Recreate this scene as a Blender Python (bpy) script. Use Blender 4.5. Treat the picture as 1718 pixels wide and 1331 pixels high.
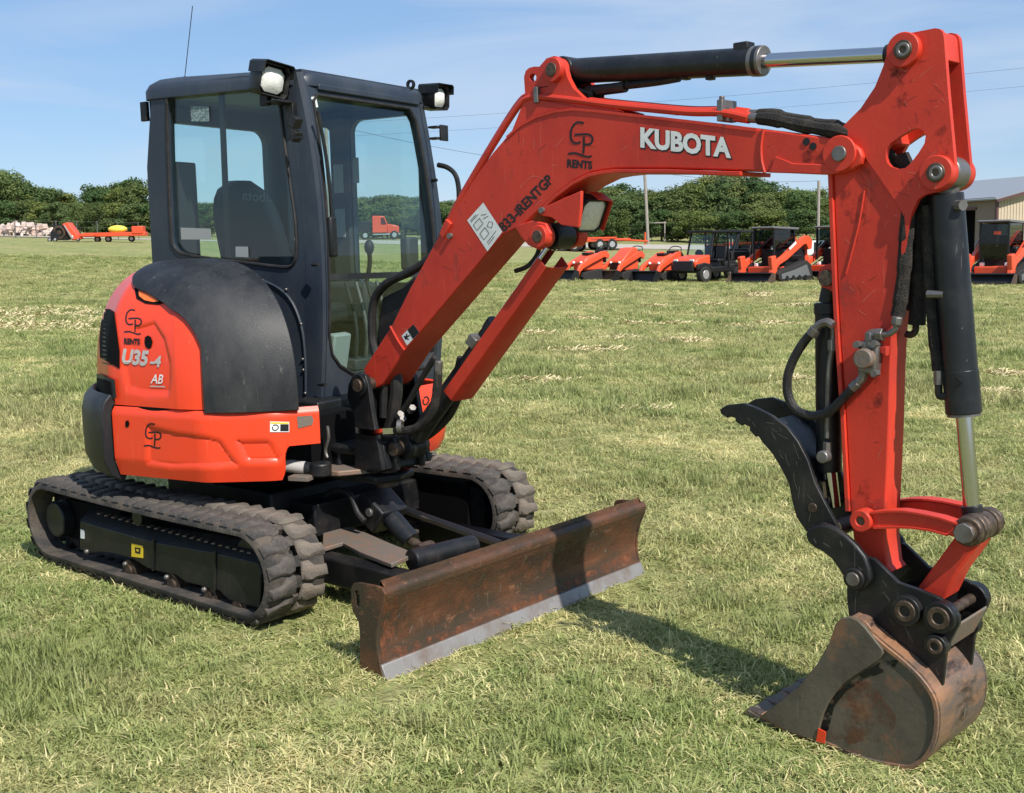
import bpy, bmesh, math, random
from mathutils import Vector, Matrix, noise as mnoise
from mathutils.bvhtree import BVHTree
from mathutils.geometry import tessellate_polygon
random.seed(7)
R = math.radians
for o in list(bpy.data.objects): bpy.data.objects.remove(o)
S = bpy.context.scene
COL = S.collection

# ------------------------------------------------------------------ camera
IW, IH, FPX = 1718.0, 1331.0, 1911.0969
CAM = Vector((4.656, -3.5878, 1.5467)); YAW, PIT, ROL = R(130.371), R(-7.502), R(-1.243)
FW = Vector((math.cos(PIT)*math.cos(YAW), math.cos(PIT)*math.sin(YAW), math.sin(PIT)))
_r0 = Vector((math.sin(YAW), -math.cos(YAW), 0)); _u0 = _r0.cross(FW)
RT = math.cos(ROL)*_r0 + math.sin(ROL)*_u0; UP = -math.sin(ROL)*_r0 + math.cos(ROL)*_u0
cd = bpy.data.cameras.new('camera'); cam = bpy.data.objects.new('camera', cd); COL.objects.link(cam)
cd.sensor_width = 36; cd.lens = FPX/IW*36; cd.clip_end = 3000; cd.clip_start = 0.05
M = Matrix((RT, UP, -FW)).transposed().to_4x4(); M.translation = CAM; cam.matrix_world = M
S.camera = cam
S.render.resolution_x, S.render.resolution_y = 1024, 793

# ------------------------------------------------------------------ sky, sun, exposure
SUN_EL = R(46); SUN_AZ = R(-16)
w = bpy.data.worlds.new('World'); S.world = w; w.use_nodes = True
nt = w.node_tree; nt.nodes.clear()
def N(nt, t, **k):
    n = nt.nodes.new(t)
    for a, b in k.items(): setattr(n, a, b)
    return n
sky = N(nt, 'ShaderNodeTexSky', sky_type='NISHITA', sun_disc=False)
sky.sun_elevation = SUN_EL; sky.sun_rotation = R(90)-SUN_AZ
sky.air_density = 1.0; sky.dust_density = .0; sky.ozone_density = 3.5
tc = N(nt, 'ShaderNodeTexCoord'); mp = N(nt, 'ShaderNodeMapping'); mp.inputs['Scale'].default_value = (1.2, 1.2, 7)
mp.inputs['Rotation'].default_value = (R(8), R(5), R(20))
nz = N(nt, 'ShaderNodeTexNoise'); nz.inputs['Scale'].default_value = 2.2; nz.inputs['Detail'].default_value = 7; nz.inputs['Distortion'].default_value = .6
rp = N(nt, 'ShaderNodeValToRGB'); rp.color_ramp.elements[0].position = .40; rp.color_ramp.elements[1].position = .68
rp.color_ramp.elements[1].color = (.75, .75, .75, 1)
mx = N(nt, 'ShaderNodeMixRGB'); mx.inputs[2].default_value = (4.9, 5.7, 7.0, 1)
bg = N(nt, 'ShaderNodeBackground'); bg.inputs[1].default_value = .09; wo = N(nt, 'ShaderNodeOutputWorld')
L = nt.links.new
L(tc.outputs['Generated'], mp.inputs[0]); L(mp.outputs[0], nz.inputs[0]); L(nz.outputs[0], rp.inputs[0])
ev = N(nt, 'ShaderNodeMixRGB'); ev.inputs[0].default_value = .55; ev.inputs[2].default_value = (2.2, 3.75, 6.4, 1)
L(sky.outputs[0], ev.inputs[1]); L(rp.outputs[0], mx.inputs[0]); L(ev.outputs[0], mx.inputs[1]); L(mx.outputs[0], bg.inputs[0]); L(bg.outputs[0], wo.inputs[0])
sl = bpy.data.lights.new('sun', 'SUN'); sl.energy = 4.3; sl.angle = R(.53); sl.color = (1, .955, .88)
so = bpy.data.objects.new('sun', sl); COL.objects.link(so)
sd = Vector((math.cos(SUN_EL)*math.cos(SUN_AZ), math.cos(SUN_EL)*math.sin(SUN_AZ), math.sin(SUN_EL)))
so.rotation_euler = sd.to_track_quat('Z', 'Y').to_euler(); so.location = sd*30
S.view_settings.view_transform = 'Standard'; S.view_settings.look = 'None'; S.view_settings.exposure = .5; S.view_settings.gamma = 1
S.render.engine = 'CYCLES'
try:
    S.cycles.max_bounces = 6; S.cycles.transparent_max_bounces = 12; S.cycles.sample_clamp_indirect = 6
except Exception: pass

# ------------------------------------------------------------------ frames: undercarriage T, upper structure U (slewed), boom B (swung)
def frame(th, ox=0, oy=0):
    t = R(th); return (math.cos(t), math.sin(t), ox, oy)
T = frame(0); U = frame(8); B = frame(-3, .85, -.02)
def wld(F, p):
    c, s, ox, oy = F
    return Vector((c*p[0]-s*p[1]+ox, s*p[0]+c*p[1]+oy, p[2]))
def loc(F, p, d=False):
    c, s, ox, oy = F; x, y = (p[0], p[1]) if d else (p[0]-ox, p[1]-oy)
    return Vector((c*x+s*y, -s*x+c*y, p[2]))
def ray(x, y): return (FW + (x-IW/2)/FPX*RT - (y-IH/2)/FPX*UP)
def at(F, x, y, axis, val):
    c = loc(F, CAM); d = loc(F, ray(x, y), True); i = 'XYZ'.index(axis); t = (val-c[i])/d[i]
    return c+d*t
def tr(F, pts, axis, val):
    i = 'XYZ'.index(axis); out = []
    for q in pts:
        p = at(F, q[0], q[1], axis, val); out.append(tuple(p[k] for k in range(3) if k != i))
    return out
def catmull(pts, n=6, closed=False):
    P = [Vector(p) for p in pts]; m = len(P); out = []
    rng = range(m) if closed else range(m-1)
    for i in rng:
        if closed: a, b, c, d = P[(i-1) % m], P[i], P[(i+1) % m], P[(i+2) % m]
        else: a, b, c, d = P[max(i-1, 0)], P[i], P[i+1], P[min(i+2, m-1)]
        for k in range(n):
            t = k/n
            out.append(.5*((2*b)+(c-a)*t+(2*a-5*b+4*c-d)*t*t+(3*b-a-3*c+d)*t**3))
    if not closed: out.append(P[-1])
    return out
def smooth2(pts, n=4): return [tuple(v[:2]) for v in catmull([(p[0], p[1], 0) for p in pts], n, True)]

# ------------------------------------------------------------------ mesh builder
class MB:
    def __init__(s, F=T): s.v = []; s.f = []; s.F = F
    def add(s, vs, fs):
        o = len(s.v); s.v += [wld(s.F, p) for p in vs]; s.f += [[i+o for i in f] for f in fs]; return s
    def box(s, c, sz, rz=0, ry=0):
        m = Matrix.Rotation(rz, 3, 'Z') @ Matrix.Rotation(ry, 3, 'Y'); c = Vector(c); vs = []
        for i in (-.5, .5):
            for j in (-.5, .5):
                for k in (-.5, .5): vs.append(c + m @ Vector((i*sz[0], j*sz[1], k*sz[2])))
        return s.add(vs, [(0, 1, 3, 2), (4, 6, 7, 5), (0, 4, 5, 1), (2, 3, 7, 6), (0, 2, 6, 4), (1, 5, 7, 3)])
    def prism(s, prof, a0, a1, axis='Y', holes=()):
        def P(q, a):
            if axis == 'Y': return (q[0], a, q[1])
            if axis == 'X': return (a, q[0], q[1])
            return (q[0], q[1], a)
        loops = [list(prof)]+[list(h) for h in holes]
        flat = [q for l in loops for q in l]; n = len(flat)
        vs = [P(q, a0) for q in flat]+[P(q, a1) for q in flat]; fs = []
        if holes:
            tris = tessellate_polygon([[Vector((q[0], q[1], 0)) for q in l] for l in loops])
            for t in tris: fs.append(tuple(t)); fs.append(tuple(n+i for i in reversed(t)))
        else:
            fs.append(tuple(range(n))); fs.append(tuple(reversed(range(n, 2*n))))
        o = 0
        for l in loops:
            m = len(l)
            for i in range(m):
                j = (i+1) % m; fs.append((o+i, o+j, n+o+j, n+o+i))
            o += m
        return s.add(vs, fs)
    def cyl(s, p0, p1, r0, r1=None, n=20, cap=True):
        p0, p1 = Vector(p0), Vector(p1); r1 = r0 if r1 is None else r1
        d = (p1-p0).normalized(); a = d.orthogonal().normalized(); b = d.cross(a); vs = []
        for p, r in ((p0, r0), (p1, r1)):
            for i in range(n):
                t = 2*math.pi*i/n; vs.append(p+a*(r*math.cos(t))+b*(r*math.sin(t)))
        fs = [(i, (i+1) % n, n+(i+1) % n, n+i) for i in range(n)]
        if cap: fs += [tuple(range(n)), tuple(range(n, 2*n))]
        return s.add(vs, fs)
    def pipe(s, p0, p1, ro, ri, n=20):
        p0, p1 = Vector(p0), Vector(p1); d = (p1-p0).normalized(); a = d.orthogonal().normalized(); b = d.cross(a); vs = []
        for p, r in ((p0, ro), (p1, ro), (p1, ri), (p0, ri)):
            for i in range(n):
                t = 2*math.pi*i/n; vs.append(p+a*(r*math.cos(t))+b*(r*math.sin(t)))
        fs = []
        for k in range(4):
            for i in range(n):
                j = (i+1) % n; k2 = (k+1) % 4; fs.append((k*n+i, k*n+j, k2*n+j, k2*n+i))
        return s.add(vs, fs)
    def tube(s, path, r, n=10, sub=5, wob=0):
        P = catmull(path, sub) if sub else [Vector(p) for p in path]; rings = []; a = None
        for i, p in enumerate(P):
            d = (P[min(i+1, len(P)-1)]-P[max(i-1, 0)]).normalized()
            if a is None: a = d.orthogonal().normalized()
            a = (a-d*a.dot(d)).normalized(); b = d.cross(a)
            rr = r*(1+wob*(((i*7919) % 13)/13-.5)) if wob else r
            rings.append([p+a*(rr*math.cos(2*math.pi*k/n))+b*(rr*math.sin(2*math.pi*k/n)) for k in range(n)])
        vs = [q for g in rings for q in g]; fs = []
        for i in range(len(rings)-1):
            for k in range(n):
                fs.append((i*n+k, i*n+(k+1) % n, (i+1)*n+(k+1) % n, (i+1)*n+k))
        fs += [tuple(range(n)), tuple((len(rings)-1)*n+k for k in range(n))]
        return s.add(vs, fs)
    def grid(s, rows, closed=False):
        m = len(rows[0]); vs = [q for g in rows for q in g]; fs = []
        for i in range(len(rows)-1):
            for k in range(m if closed else m-1):
                fs.append((i*m+k, i*m+(k+1) % m, (i+1)*m+(k+1) % m, (i+1)*m+k))
        return s.add(vs, fs)
    def shell(s, rows, th):       # a grid given thickness downwards along averaged normals
        m = len(rows[0]); n = len(rows); G = [[Vector(q) for q in g] for g in rows]
        def nr(i, k):
            du = G[min(i+1, n-1)][k]-G[max(i-1, 0)][k]; dv = G[i][min(k+1, m-1)]-G[i][max(k-1, 0)]
            c = du.cross(dv); return c.normalized() if c.length > 1e-9 else Vector((0, 0, 1))
        H = [[G[i][k]-nr(i, k)*th for k in range(m)] for i in range(n)]
        s.grid(G); s.grid(H)
        for row in ((G[0], H[0]), (G[-1], H[-1])): s.grid(row)
        s.grid([[g[0] for g in G], [g[0] for g in H]]); s.grid([[g[-1] for g in G], [g[-1] for g in H]])
        return s
    def sphere(s, c, r, n=10, sq=(1, 1, 1)):
        rows = []
        for i in range(n+1):
            t = math.pi*i/n
            rows.append([Vector(c)+Vector((sq[0]*r*math.sin(t)*math.cos(2*math.pi*k/(2*n)), sq[1]*r*math.sin(t)*math.sin(2*math.pi*k/(2*n)), sq[2]*r*math.cos(t))) for k in range(2*n)])
        return s.grid(rows, True)
    def mesh(s, name, sharp=35):
        me = bpy.data.meshes.new(name); me.from_pydata([tuple(v) for v in s.v], [], s.f); me.validate()
        bm = bmesh.new(); bm.from_mesh(me); bmesh.ops.remove_doubles(bm, verts=bm.verts, dist=1e-5)
        bmesh.ops.recalc_face_normals(bm, faces=bm.faces); bm.to_mesh(me); bm.free()
        me.polygons.foreach_set('use_smooth', [True]*len(me.polygons)); me.set_sharp_from_angle(angle=R(sharp)); return me
    def build(s, name, mat, parent=None, bevel=0, sharp=35, label=None):
        me = s.mesh(name, sharp); me.materials.append(mat)
        o = bpy.data.objects.new(name, me); COL.objects.link(o)
        if parent: o.parent = parent
        if bevel:
            b = o.modifiers.new('bevel', 'BEVEL'); b.width = bevel; b.segments = 2; b.limit_method = 'ANGLE'; b.angle_limit = R(40); b.harden_normals = False
        if label: o['label'] = label
        return o
def empty(name, loc=(0, 0, 0), rz=0, label=None, cat=None, group=None):
    o = bpy.data.objects.new(name, None); COL.objects.link(o); o.location = loc; o.rotation_euler = (0, 0, rz); o.empty_display_size = .1
    tag(o, label, cat, group); return o
def tag(o, label=None, cat=None, group=None, kind=None):
    for k, v in (('label', label), ('category', cat), ('group', group), ('kind', kind)):
        if v: o[k] = v
    return o
def copy_tree(o, parent=None):
    c = o.copy(); COL.objects.link(c); c.parent = parent
    for ch in o.children: copy_tree(ch, c)
    return c

# ------------------------------------------------------------------ materials
def mat(name, col, rough=.5, metal=0, col2=None, amt=.5, scale=8, lo=.45, hi=.65, bump=0, bscale=40, coat=0, col3=None, scale3=60, lo3=.62, hi3=.7, stretch=(1, 1, 1), rough2=None, spec=.38, scr=None):
    m = bpy.data.materials.new(name); m.use_nodes = True; nt = m.node_tree; b = nt.nodes['Principled BSDF']; L = nt.links.new
    b.inputs['Roughness'].default_value = rough; b.inputs['Metallic'].default_value = metal; b.inputs['Coat Weight'].default_value = coat
    b.inputs['Coat Roughness'].default_value = .25; b.inputs['Specular IOR Level'].default_value = spec
    b.inputs['Base Color'].default_value = (*col, 1)
    tc = N(nt, 'ShaderNodeTexCoord'); mp = N(nt, 'ShaderNodeMapping'); mp.inputs['Scale'].default_value = stretch; L(tc.outputs['Object'], mp.inputs[0])
    cur = None
    def layer(cur, c, sc, lo, hi, a):
        n = N(nt, 'ShaderNodeTexNoise'); n.inputs['Scale'].default_value = sc; n.inputs['Detail'].default_value = 6; n.inputs['Roughness'].default_value = .65
        r = N(nt, 'ShaderNodeMapRange'); r.inputs[1].default_value = lo; r.inputs[2].default_value = hi; r.inputs[4].default_value = a
        x = N(nt, 'ShaderNodeMixRGB'); x.inputs[1].default_value = (*col, 1); x.inputs[2].default_value = (*c, 1)
        L(mp.outputs[0], n.inputs[0]); L(n.outputs[0], r.inputs[0]); L(r.outputs[0], x.inputs[0])
        if cur: L(cur, x.inputs[1])
        return x.outputs[0], r.outputs[0]
    if col2:
        cur, f = layer(cur, col2, scale, lo, hi, amt)
        if rough2 is not None:
            r = N(nt, 'ShaderNodeMapRange'); r.inputs[3].default_value = rough; r.inputs[4].default_value = rough2; L(f, r.inputs[0]); L(r.outputs[0], b.inputs['Roughness'])
    if col3: cur, _ = layer(cur, col3, scale3, lo3, hi3, .8)
    if scr:
        for rz, sc_ in ((.5, 1.0), (-.7, 1.3)):
            m3 = N(nt, 'ShaderNodeMapping'); m3.inputs['Scale'].default_value = (60*sc_, 60*sc_, 3); m3.inputs['Rotation'].default_value = (rz*1.6, rz*1.1, rz); n3 = N(nt, 'ShaderNodeTexNoise'); n3.inputs['Scale'].default_value = 1.2; n3.inputs['Detail'].default_value = 2
            r3 = N(nt, 'ShaderNodeMapRange'); r3.inputs[1].default_value = .705; r3.inputs[2].default_value = .75; r3.inputs[4].default_value = scr[1]; x3 = N(nt, 'ShaderNodeMixRGB'); x3.inputs[1].default_value = (*col, 1); x3.inputs[2].default_value = (*scr[0], 1)
            L(tc.outputs['Object'], m3.inputs[0]); L(m3.outputs[0], n3.inputs[0]); L(n3.outputs[0], r3.inputs[0]); L(r3.outputs[0], x3.inputs[0])
            if cur: L(cur, x3.inputs[1])
            cur = x3.outputs[0]
    if cur: L(cur, b.inputs['Base Color'])
    if bump:
        n = N(nt, 'ShaderNodeTexNoise'); n.inputs['Scale'].default_value = bscale; n.inputs['Detail'].default_value = 4
        bp = N(nt, 'ShaderNodeBump'); bp.inputs['Strength'].default_value = bump; bp.inputs['Distance'].default_value = .01
        L(mp.outputs[0], n.inputs[0]); L(n.outputs[0], bp.inputs['Height']); L(bp.outputs[0], b.inputs['Normal'])
    return m
def glass(name, tint, refl=1.0):
    m = bpy.data.materials.new(name); m.use_nodes = True; nt = m.node_tree; nt.nodes.clear(); L = nt.links.new
    tb = N(nt, 'ShaderNodeBsdfTransparent'); tb.inputs[0].default_value = (*tint, 1)
    gb = N(nt, 'ShaderNodeBsdfGlossy'); gb.inputs['Roughness'].default_value = .02; gb.inputs['Color'].default_value = (refl, refl, refl, 1)
    lw = N(nt, 'ShaderNodeLayerWeight'); lw.inputs[0].default_value = .5; pw = N(nt, 'ShaderNodeMath', operation='POWER'); pw.inputs[1].default_value = 4
    fr = N(nt, 'ShaderNodeMapRange'); fr.inputs[3].default_value = .03; fr.inputs[4].default_value = .9; mx = N(nt, 'ShaderNodeMixShader'); out = N(nt, 'ShaderNodeOutputMaterial')
    L(lw.outputs['Facing'], pw.inputs[0]); L(pw.outputs[0], fr.inputs[0])
    L(fr.outputs[0], mx.inputs[0]); L(tb.outputs[0], mx.inputs[1]); L(gb.outputs[0], mx.inputs[2]); L(mx.outputs[0], out.inputs[0]); return m
RED = (.58, .041, .019)
m_red = mat('orange_red_paint', RED, .5, 0, (.40, .026, .015), .8, 3.5, .40, .68, .06, 120, .0, (.16, .035, .026), 11, .60, .74, (1, 1, .7), .62, scr=((.66, .14, .09), .3))
m_body = mat('orange_red_panel', (.80, .055, .015), .38, 0, (.66, .060, .024), .6, 4, .42, .7, .02, 150, .2, (.40, .10, .06), 12, .62, .76, scr=((.85, .16, .09), .35))
m_cab = mat('dark_cab_paint', (.020, .028, .042), .46, 0, (.050, .058, .068), .6, 5, .42, .72, .05, 160, .1, (.12, .12, .115), 36, .68, .76, (1, 1, .5), scr=((.12, .12, .12), .2))
m_plas = mat('black_plastic_cover', (.010, .011, .013), .5, 0, (.050, .049, .048), .8, 3.2, .42, .66, .12, 260, 0, (.10, .095, .088), 30, .62, .74, (1, 1, .55), scr=((.12, .115, .11), .15))
m_blk = mat('black_steel', (.0065, .007, .008), .45, 0, (.040, .034, .030), .6, 8, .48, .72, .06, 90, 0, (.15, .10, .07), 30, .67, .74, scr=((.17, .145, .13), .22))
m_cylb = mat('black_cylinder_paint', (.009, .010, .012), .38, 0, (.032, .032, .032), .6, 10, .45, .72, .05, 120, 0, (.32, .31, .29), 60, .70, .74, scr=((.22, .21, .20), .2))
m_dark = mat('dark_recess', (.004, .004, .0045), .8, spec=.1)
m_rub = mat('track_rubber', (.030, .028, .027), .8, 0, (.12, .095, .072), .85, 5, .40, .64, .5, 60)
m_lug = mat('track_lug_rubber', (.043, .040, .038), .8, 0, (.19, .155, .12), .9, 4.0, .40, .62, .5, 70)
m_hose = mat('black_hose', (.014, .013, .013), .55, 0, (.05, .042, .036), .6, 14, .45, .7, .3, 180)
m_sleeve = mat('woven_hose_sleeve', (.016, .014, .012), .85, 0, (.06, .05, .04), .7, 22, .45, .65, .8, 220)
m_chr = mat('chrome_rod', (.50, .51, .53), .10, 1)
m_steel = mat('worn_steel', (.20, .19, .18), .45, .7, (.12, .09, .07), .7, 22, .45, .7)
m_pin = mat('rusty_pin', (.12, .085, .06), .5, .55, (.05, .035, .028), .8, 40, .42, .6, .2, 90)
m_rust = mat('rusty_moldboard', (.050, .034, .022), .5, .1, (.17, .064, .030), .85, 3.6, .44, .66, .25, 70, 0, (.24, .11, .06), 16, .60, .70, (1, .6, 1.6), scr=((.26, .20, .15), .25))
m_edge = mat('worn_cutting_edge', (.27, .255, .245), .45, .35, (.19, .14, .11), .8, 7, .46, .68, .1, 50, scr=((.45, .43, .41), .4))
m_bkt = mat('worn_bucket_steel', (.125, .105, .074), .55, .1, (.075, .062, .046), .85, 5, .40, .62, .12, 60, 0, (.24, .11, .055), 7, .56, .68, scr=((.30, .27, .22), .25))
m_bktin = mat('bucket_back_steel', (.13, .10, .085), .45, .25, (.36, .18, .095), .9, 7, .42, .6, .15, 60, 0, (.010, .010, .011), 8, .54, .62, (1, .35, 1), scr=((.4, .36, .32), .5))
m_wht = mat('white_decal', (.72, .73, .72), .5, 0, (.55, .54, .5), .5, 30)
m_ink = mat('black_ink', (.012, .012, .013), .5)
m_silv = mat('silver_decal', (.42, .40, .38), .45, 0, (.33, .30, .28), .6, 30)
m_yel = mat('yellow_decal', (.75, .52, .03), .5)
m_org = mat('orange_reflector', (.95, .16, .03), .25, 0)
m_glass = glass('tinted_glass', (.88, .947, .935), 1.0)
m_lens = mat('lamp_lens', (.78, .78, .74), .18, 0, (.62, .62, .58), .6, 60, .4, .6, .4, 160, .8)
m_seat = mat('seat_vinyl', (.018, .019, .021), .6)
m_int = mat('cab_interior', (.035, .038, .04), .6)
m_lint = mat('pale_cab_lining', (.28, .30, .29), .6)
m_tan = mat('dusty_plate', (.17, .14, .115), .6, .2, (.26, .13, .08), .6, 14, .45, .65, .2, 80)

def smear(name, col, scale, lo, hi, rough=.7, stretch=(1, 1, 1)):      # broken, patchy film of dirt, rust or old paint
    m = mat(name, col, rough, 0, tuple(c*.7 for c in col), .6, scale*2.2, stretch=stretch); nt = m.node_tree; L = nt.links.new
    b = nt.nodes['Principled BSDF']; out = [n for n in nt.nodes if n.type == 'OUTPUT_MATERIAL'][0]
    tc = N(nt, 'ShaderNodeTexCoord'); mp = N(nt, 'ShaderNodeMapping'); mp.inputs['Scale'].default_value = stretch; n = N(nt, 'ShaderNodeTexNoise'); n.inputs['Scale'].default_value = scale; n.inputs['Detail'].default_value = 7; n.inputs['Roughness'].default_value = .7
    r = N(nt, 'ShaderNodeMapRange'); r.inputs[1].default_value = lo; r.inputs[2].default_value = hi; t = N(nt, 'ShaderNodeBsdfTransparent'); mx = N(nt, 'ShaderNodeMixShader')
    L(tc.outputs['Object'], mp.inputs[0]); L(mp.outputs[0], n.inputs[0]); L(n.outputs[0], r.inputs[0]); L(r.outputs[0], mx.inputs[0]); L(t.outputs[0], mx.inputs[1]); L(b.outputs[0], mx.inputs[2]); L(mx.outputs[0], out.inputs[0]); return m
m_grease = smear('grease_smear', (.10, .022, .016), 14, .50, .80)
m_rustp = smear('fresh_rust', (.20, .070, .032), 18, .46, .66)
m_flake = smear('flaked_black_paint', (.008, .008, .009), 16, .44, .52, .4)
m_brownp = smear('brown_rust_film', (.15, .062, .030), 9, .46, .70)
m_scuff = mat('pale_scuff', (.62, .16, .11), .6); m_scuffd = mat('dark_scuff', (.20, .03, .022), .6); m_scuffg = mat('grey_scuff', (.17, .15, .13), .5)

# ================================================================== the excavator
ex = empty('mini_excavator', (0, 0, 0), 0, 'orange red mini excavator with dark cab, rubber tracks, front blade and thumb bucket', 'excavator')
BV = {}
def bvh(o): 
    me = o.data; BV[o.name] = BVHTree.FromPolygons([v.co.copy() for v in me.vertices], [tuple(p.vertices) for p in me.polygons]); return o

# ---- rubber tracks
CFX, CRX, CZ = .83, -.767, .226
STR = CFX-CRX; ROUT = .20; ARC = math.pi*ROUT; PER = 2*STR+2*ARC
def loop_at(s, r):
    s %= PER
    if s < STR: return Vector((CRX+s, 0, CZ-r)), Vector((0, 0, -1)), Vector((1, 0, 0))
    s -= STR
    if s < ARC:
        a = -math.pi/2+s/ROUT; n = Vector((math.cos(a), 0, math.sin(a))); return Vector((CFX, 0, CZ))+n*r, n, Vector((-math.sin(a), 0, math.cos(a)))
    s -= ARC
    if s < STR:
        sag = -.008*math.sin(math.pi*s/STR)
        return Vector((CFX-s, 0, CZ+r+sag)), Vector((0, 0, 1)), Vector((-1, 0, 0))
    s -= STR; a = math.pi/2+s/ROUT; n = Vector((math.cos(a), 0, math.sin(a))); return Vector((CRX, 0, CZ))+n*r, n, Vector((-math.sin(a), 0, math.cos(a)))
NL = 48; PITCH = PER/NL
def lug_mesh(sy, k):
    rnd = random.Random(k+10*sy); b = MB(); j = lambda a: a*(1+rnd.uniform(-.08, .08))
    # base outline (x along track, y outward from centre line)
    base = [(-.040, .016), (.036, .016), (.040, .058), (.012, .086), (.004, .149), (-.046, .149), (-.044, .085), (-.052, .05)]
    h = .0165; top = []
    cx = sum(p[0] for p in base)/8; cy = sum(p[1] for p in base)/8
    for p in base: top.append((cx+(p[0]-cx)*.70, cy+(p[1]-cy)*.88))
    vs = [(j(p[0]), sy*p[1], -.004) for p in base]+[(p[0]+rnd.uniform(-.003, .003), sy*p[1], h+rnd.uniform(-.005, .003)) for p in top]
    fs = [tuple(range(8, 16))]+[(i, (i+1) % 8, 8+(i+1) % 8, 8+i) for i in range(8)]
    b.add(vs, fs); me = b.mesh('lug', 50)
    bm = bmesh.new(); bm.from_mesh(me); bmesh.ops.bevel(bm, geom=[e for e in bm.edges if all(v.co.z > .008 for v in e.verts)], offset=.0022, segments=1, affect='EDGES'); bm.to_mesh(me); bm.free(); me.polygons.foreach_set('use_smooth', [True]*len(me.polygons)); me.set_sharp_from_angle(angle=R(55))
    me.materials.append(m_lug); return me
LUGS = {(sy, k): lug_mesh(sy, k) for sy in (-1, 1) for k in range(3)}
def make_track(y0, y1, lab):
    yc = (y0+y1)/2; b = MB(); n = 192
    for ya, yb, ri in ((y0, yc-.026, .166), (yc+.026, y1, .166)):
        rows = []
        for i in range(n+1):
            s = PER*i/n; q = []
            for r, y in ((ri, ya), (ri+.006, ya), (ROUT-.006, ya+.006*(1 if ya == y0 else 0)), (ROUT, ya+.012*(1 if ya == y0 else 0)), (ROUT, yb-.012*(1 if yb == y1 else 0)), (ROUT-.006, yb-.006*(1 if yb == y1 else 0)), (ri, yb)):
                p, _, _ = loop_at(s, r); q.append((p.x, y, p.z))
            rows.append(q)
        b.grid(rows, True)
    for i in range(NL):            # solid bridges between the sprocket slots
        rows = []
        for t in (0, .25, .5):
            s = (i+t)*PITCH; q = []
            for r, y in ((.17, yc-.0265), (ROUT-.003, yc-.0265), (ROUT-.003, yc+.0265), (.17, yc+.0265)):
                p, _, _ = loop_at(s, r); q.append((p.x, y, p.z))
            rows.append(q)
        b.grid(rows, True); b.add(rows[0], [(0, 1, 2, 3)]); b.add(rows[-1], [(3, 2, 1, 0)])
    o = b.build('rubber_track', m_rub, ex, label=lab)
    for i in range(NL):
        for sy in (-1, 1):
            s = (i+(.25 if sy > 0 else .75))*PITCH; p, nn, tt = loop_at(s, ROUT); lat = Vector((0, 1, 0))
            l = bpy.data.objects.new('lug', LUGS[(sy, i % 3)]); COL.objects.link(l); l.parent = o
            ax = tt; my = nn.cross(ax); sgn = 1 if my.y > 0 else -1
            mm = Matrix((ax, my, nn)).transposed().to_4x4(); mm.translation = (p.x, yc, p.z); l.matrix_local = mm
    return o
make_track(-.85, -.55, 'right rubber track with dusty chevron lugs, nearest the viewer')
make_track(.55, .85, 'left rubber track behind the blade')

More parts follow.
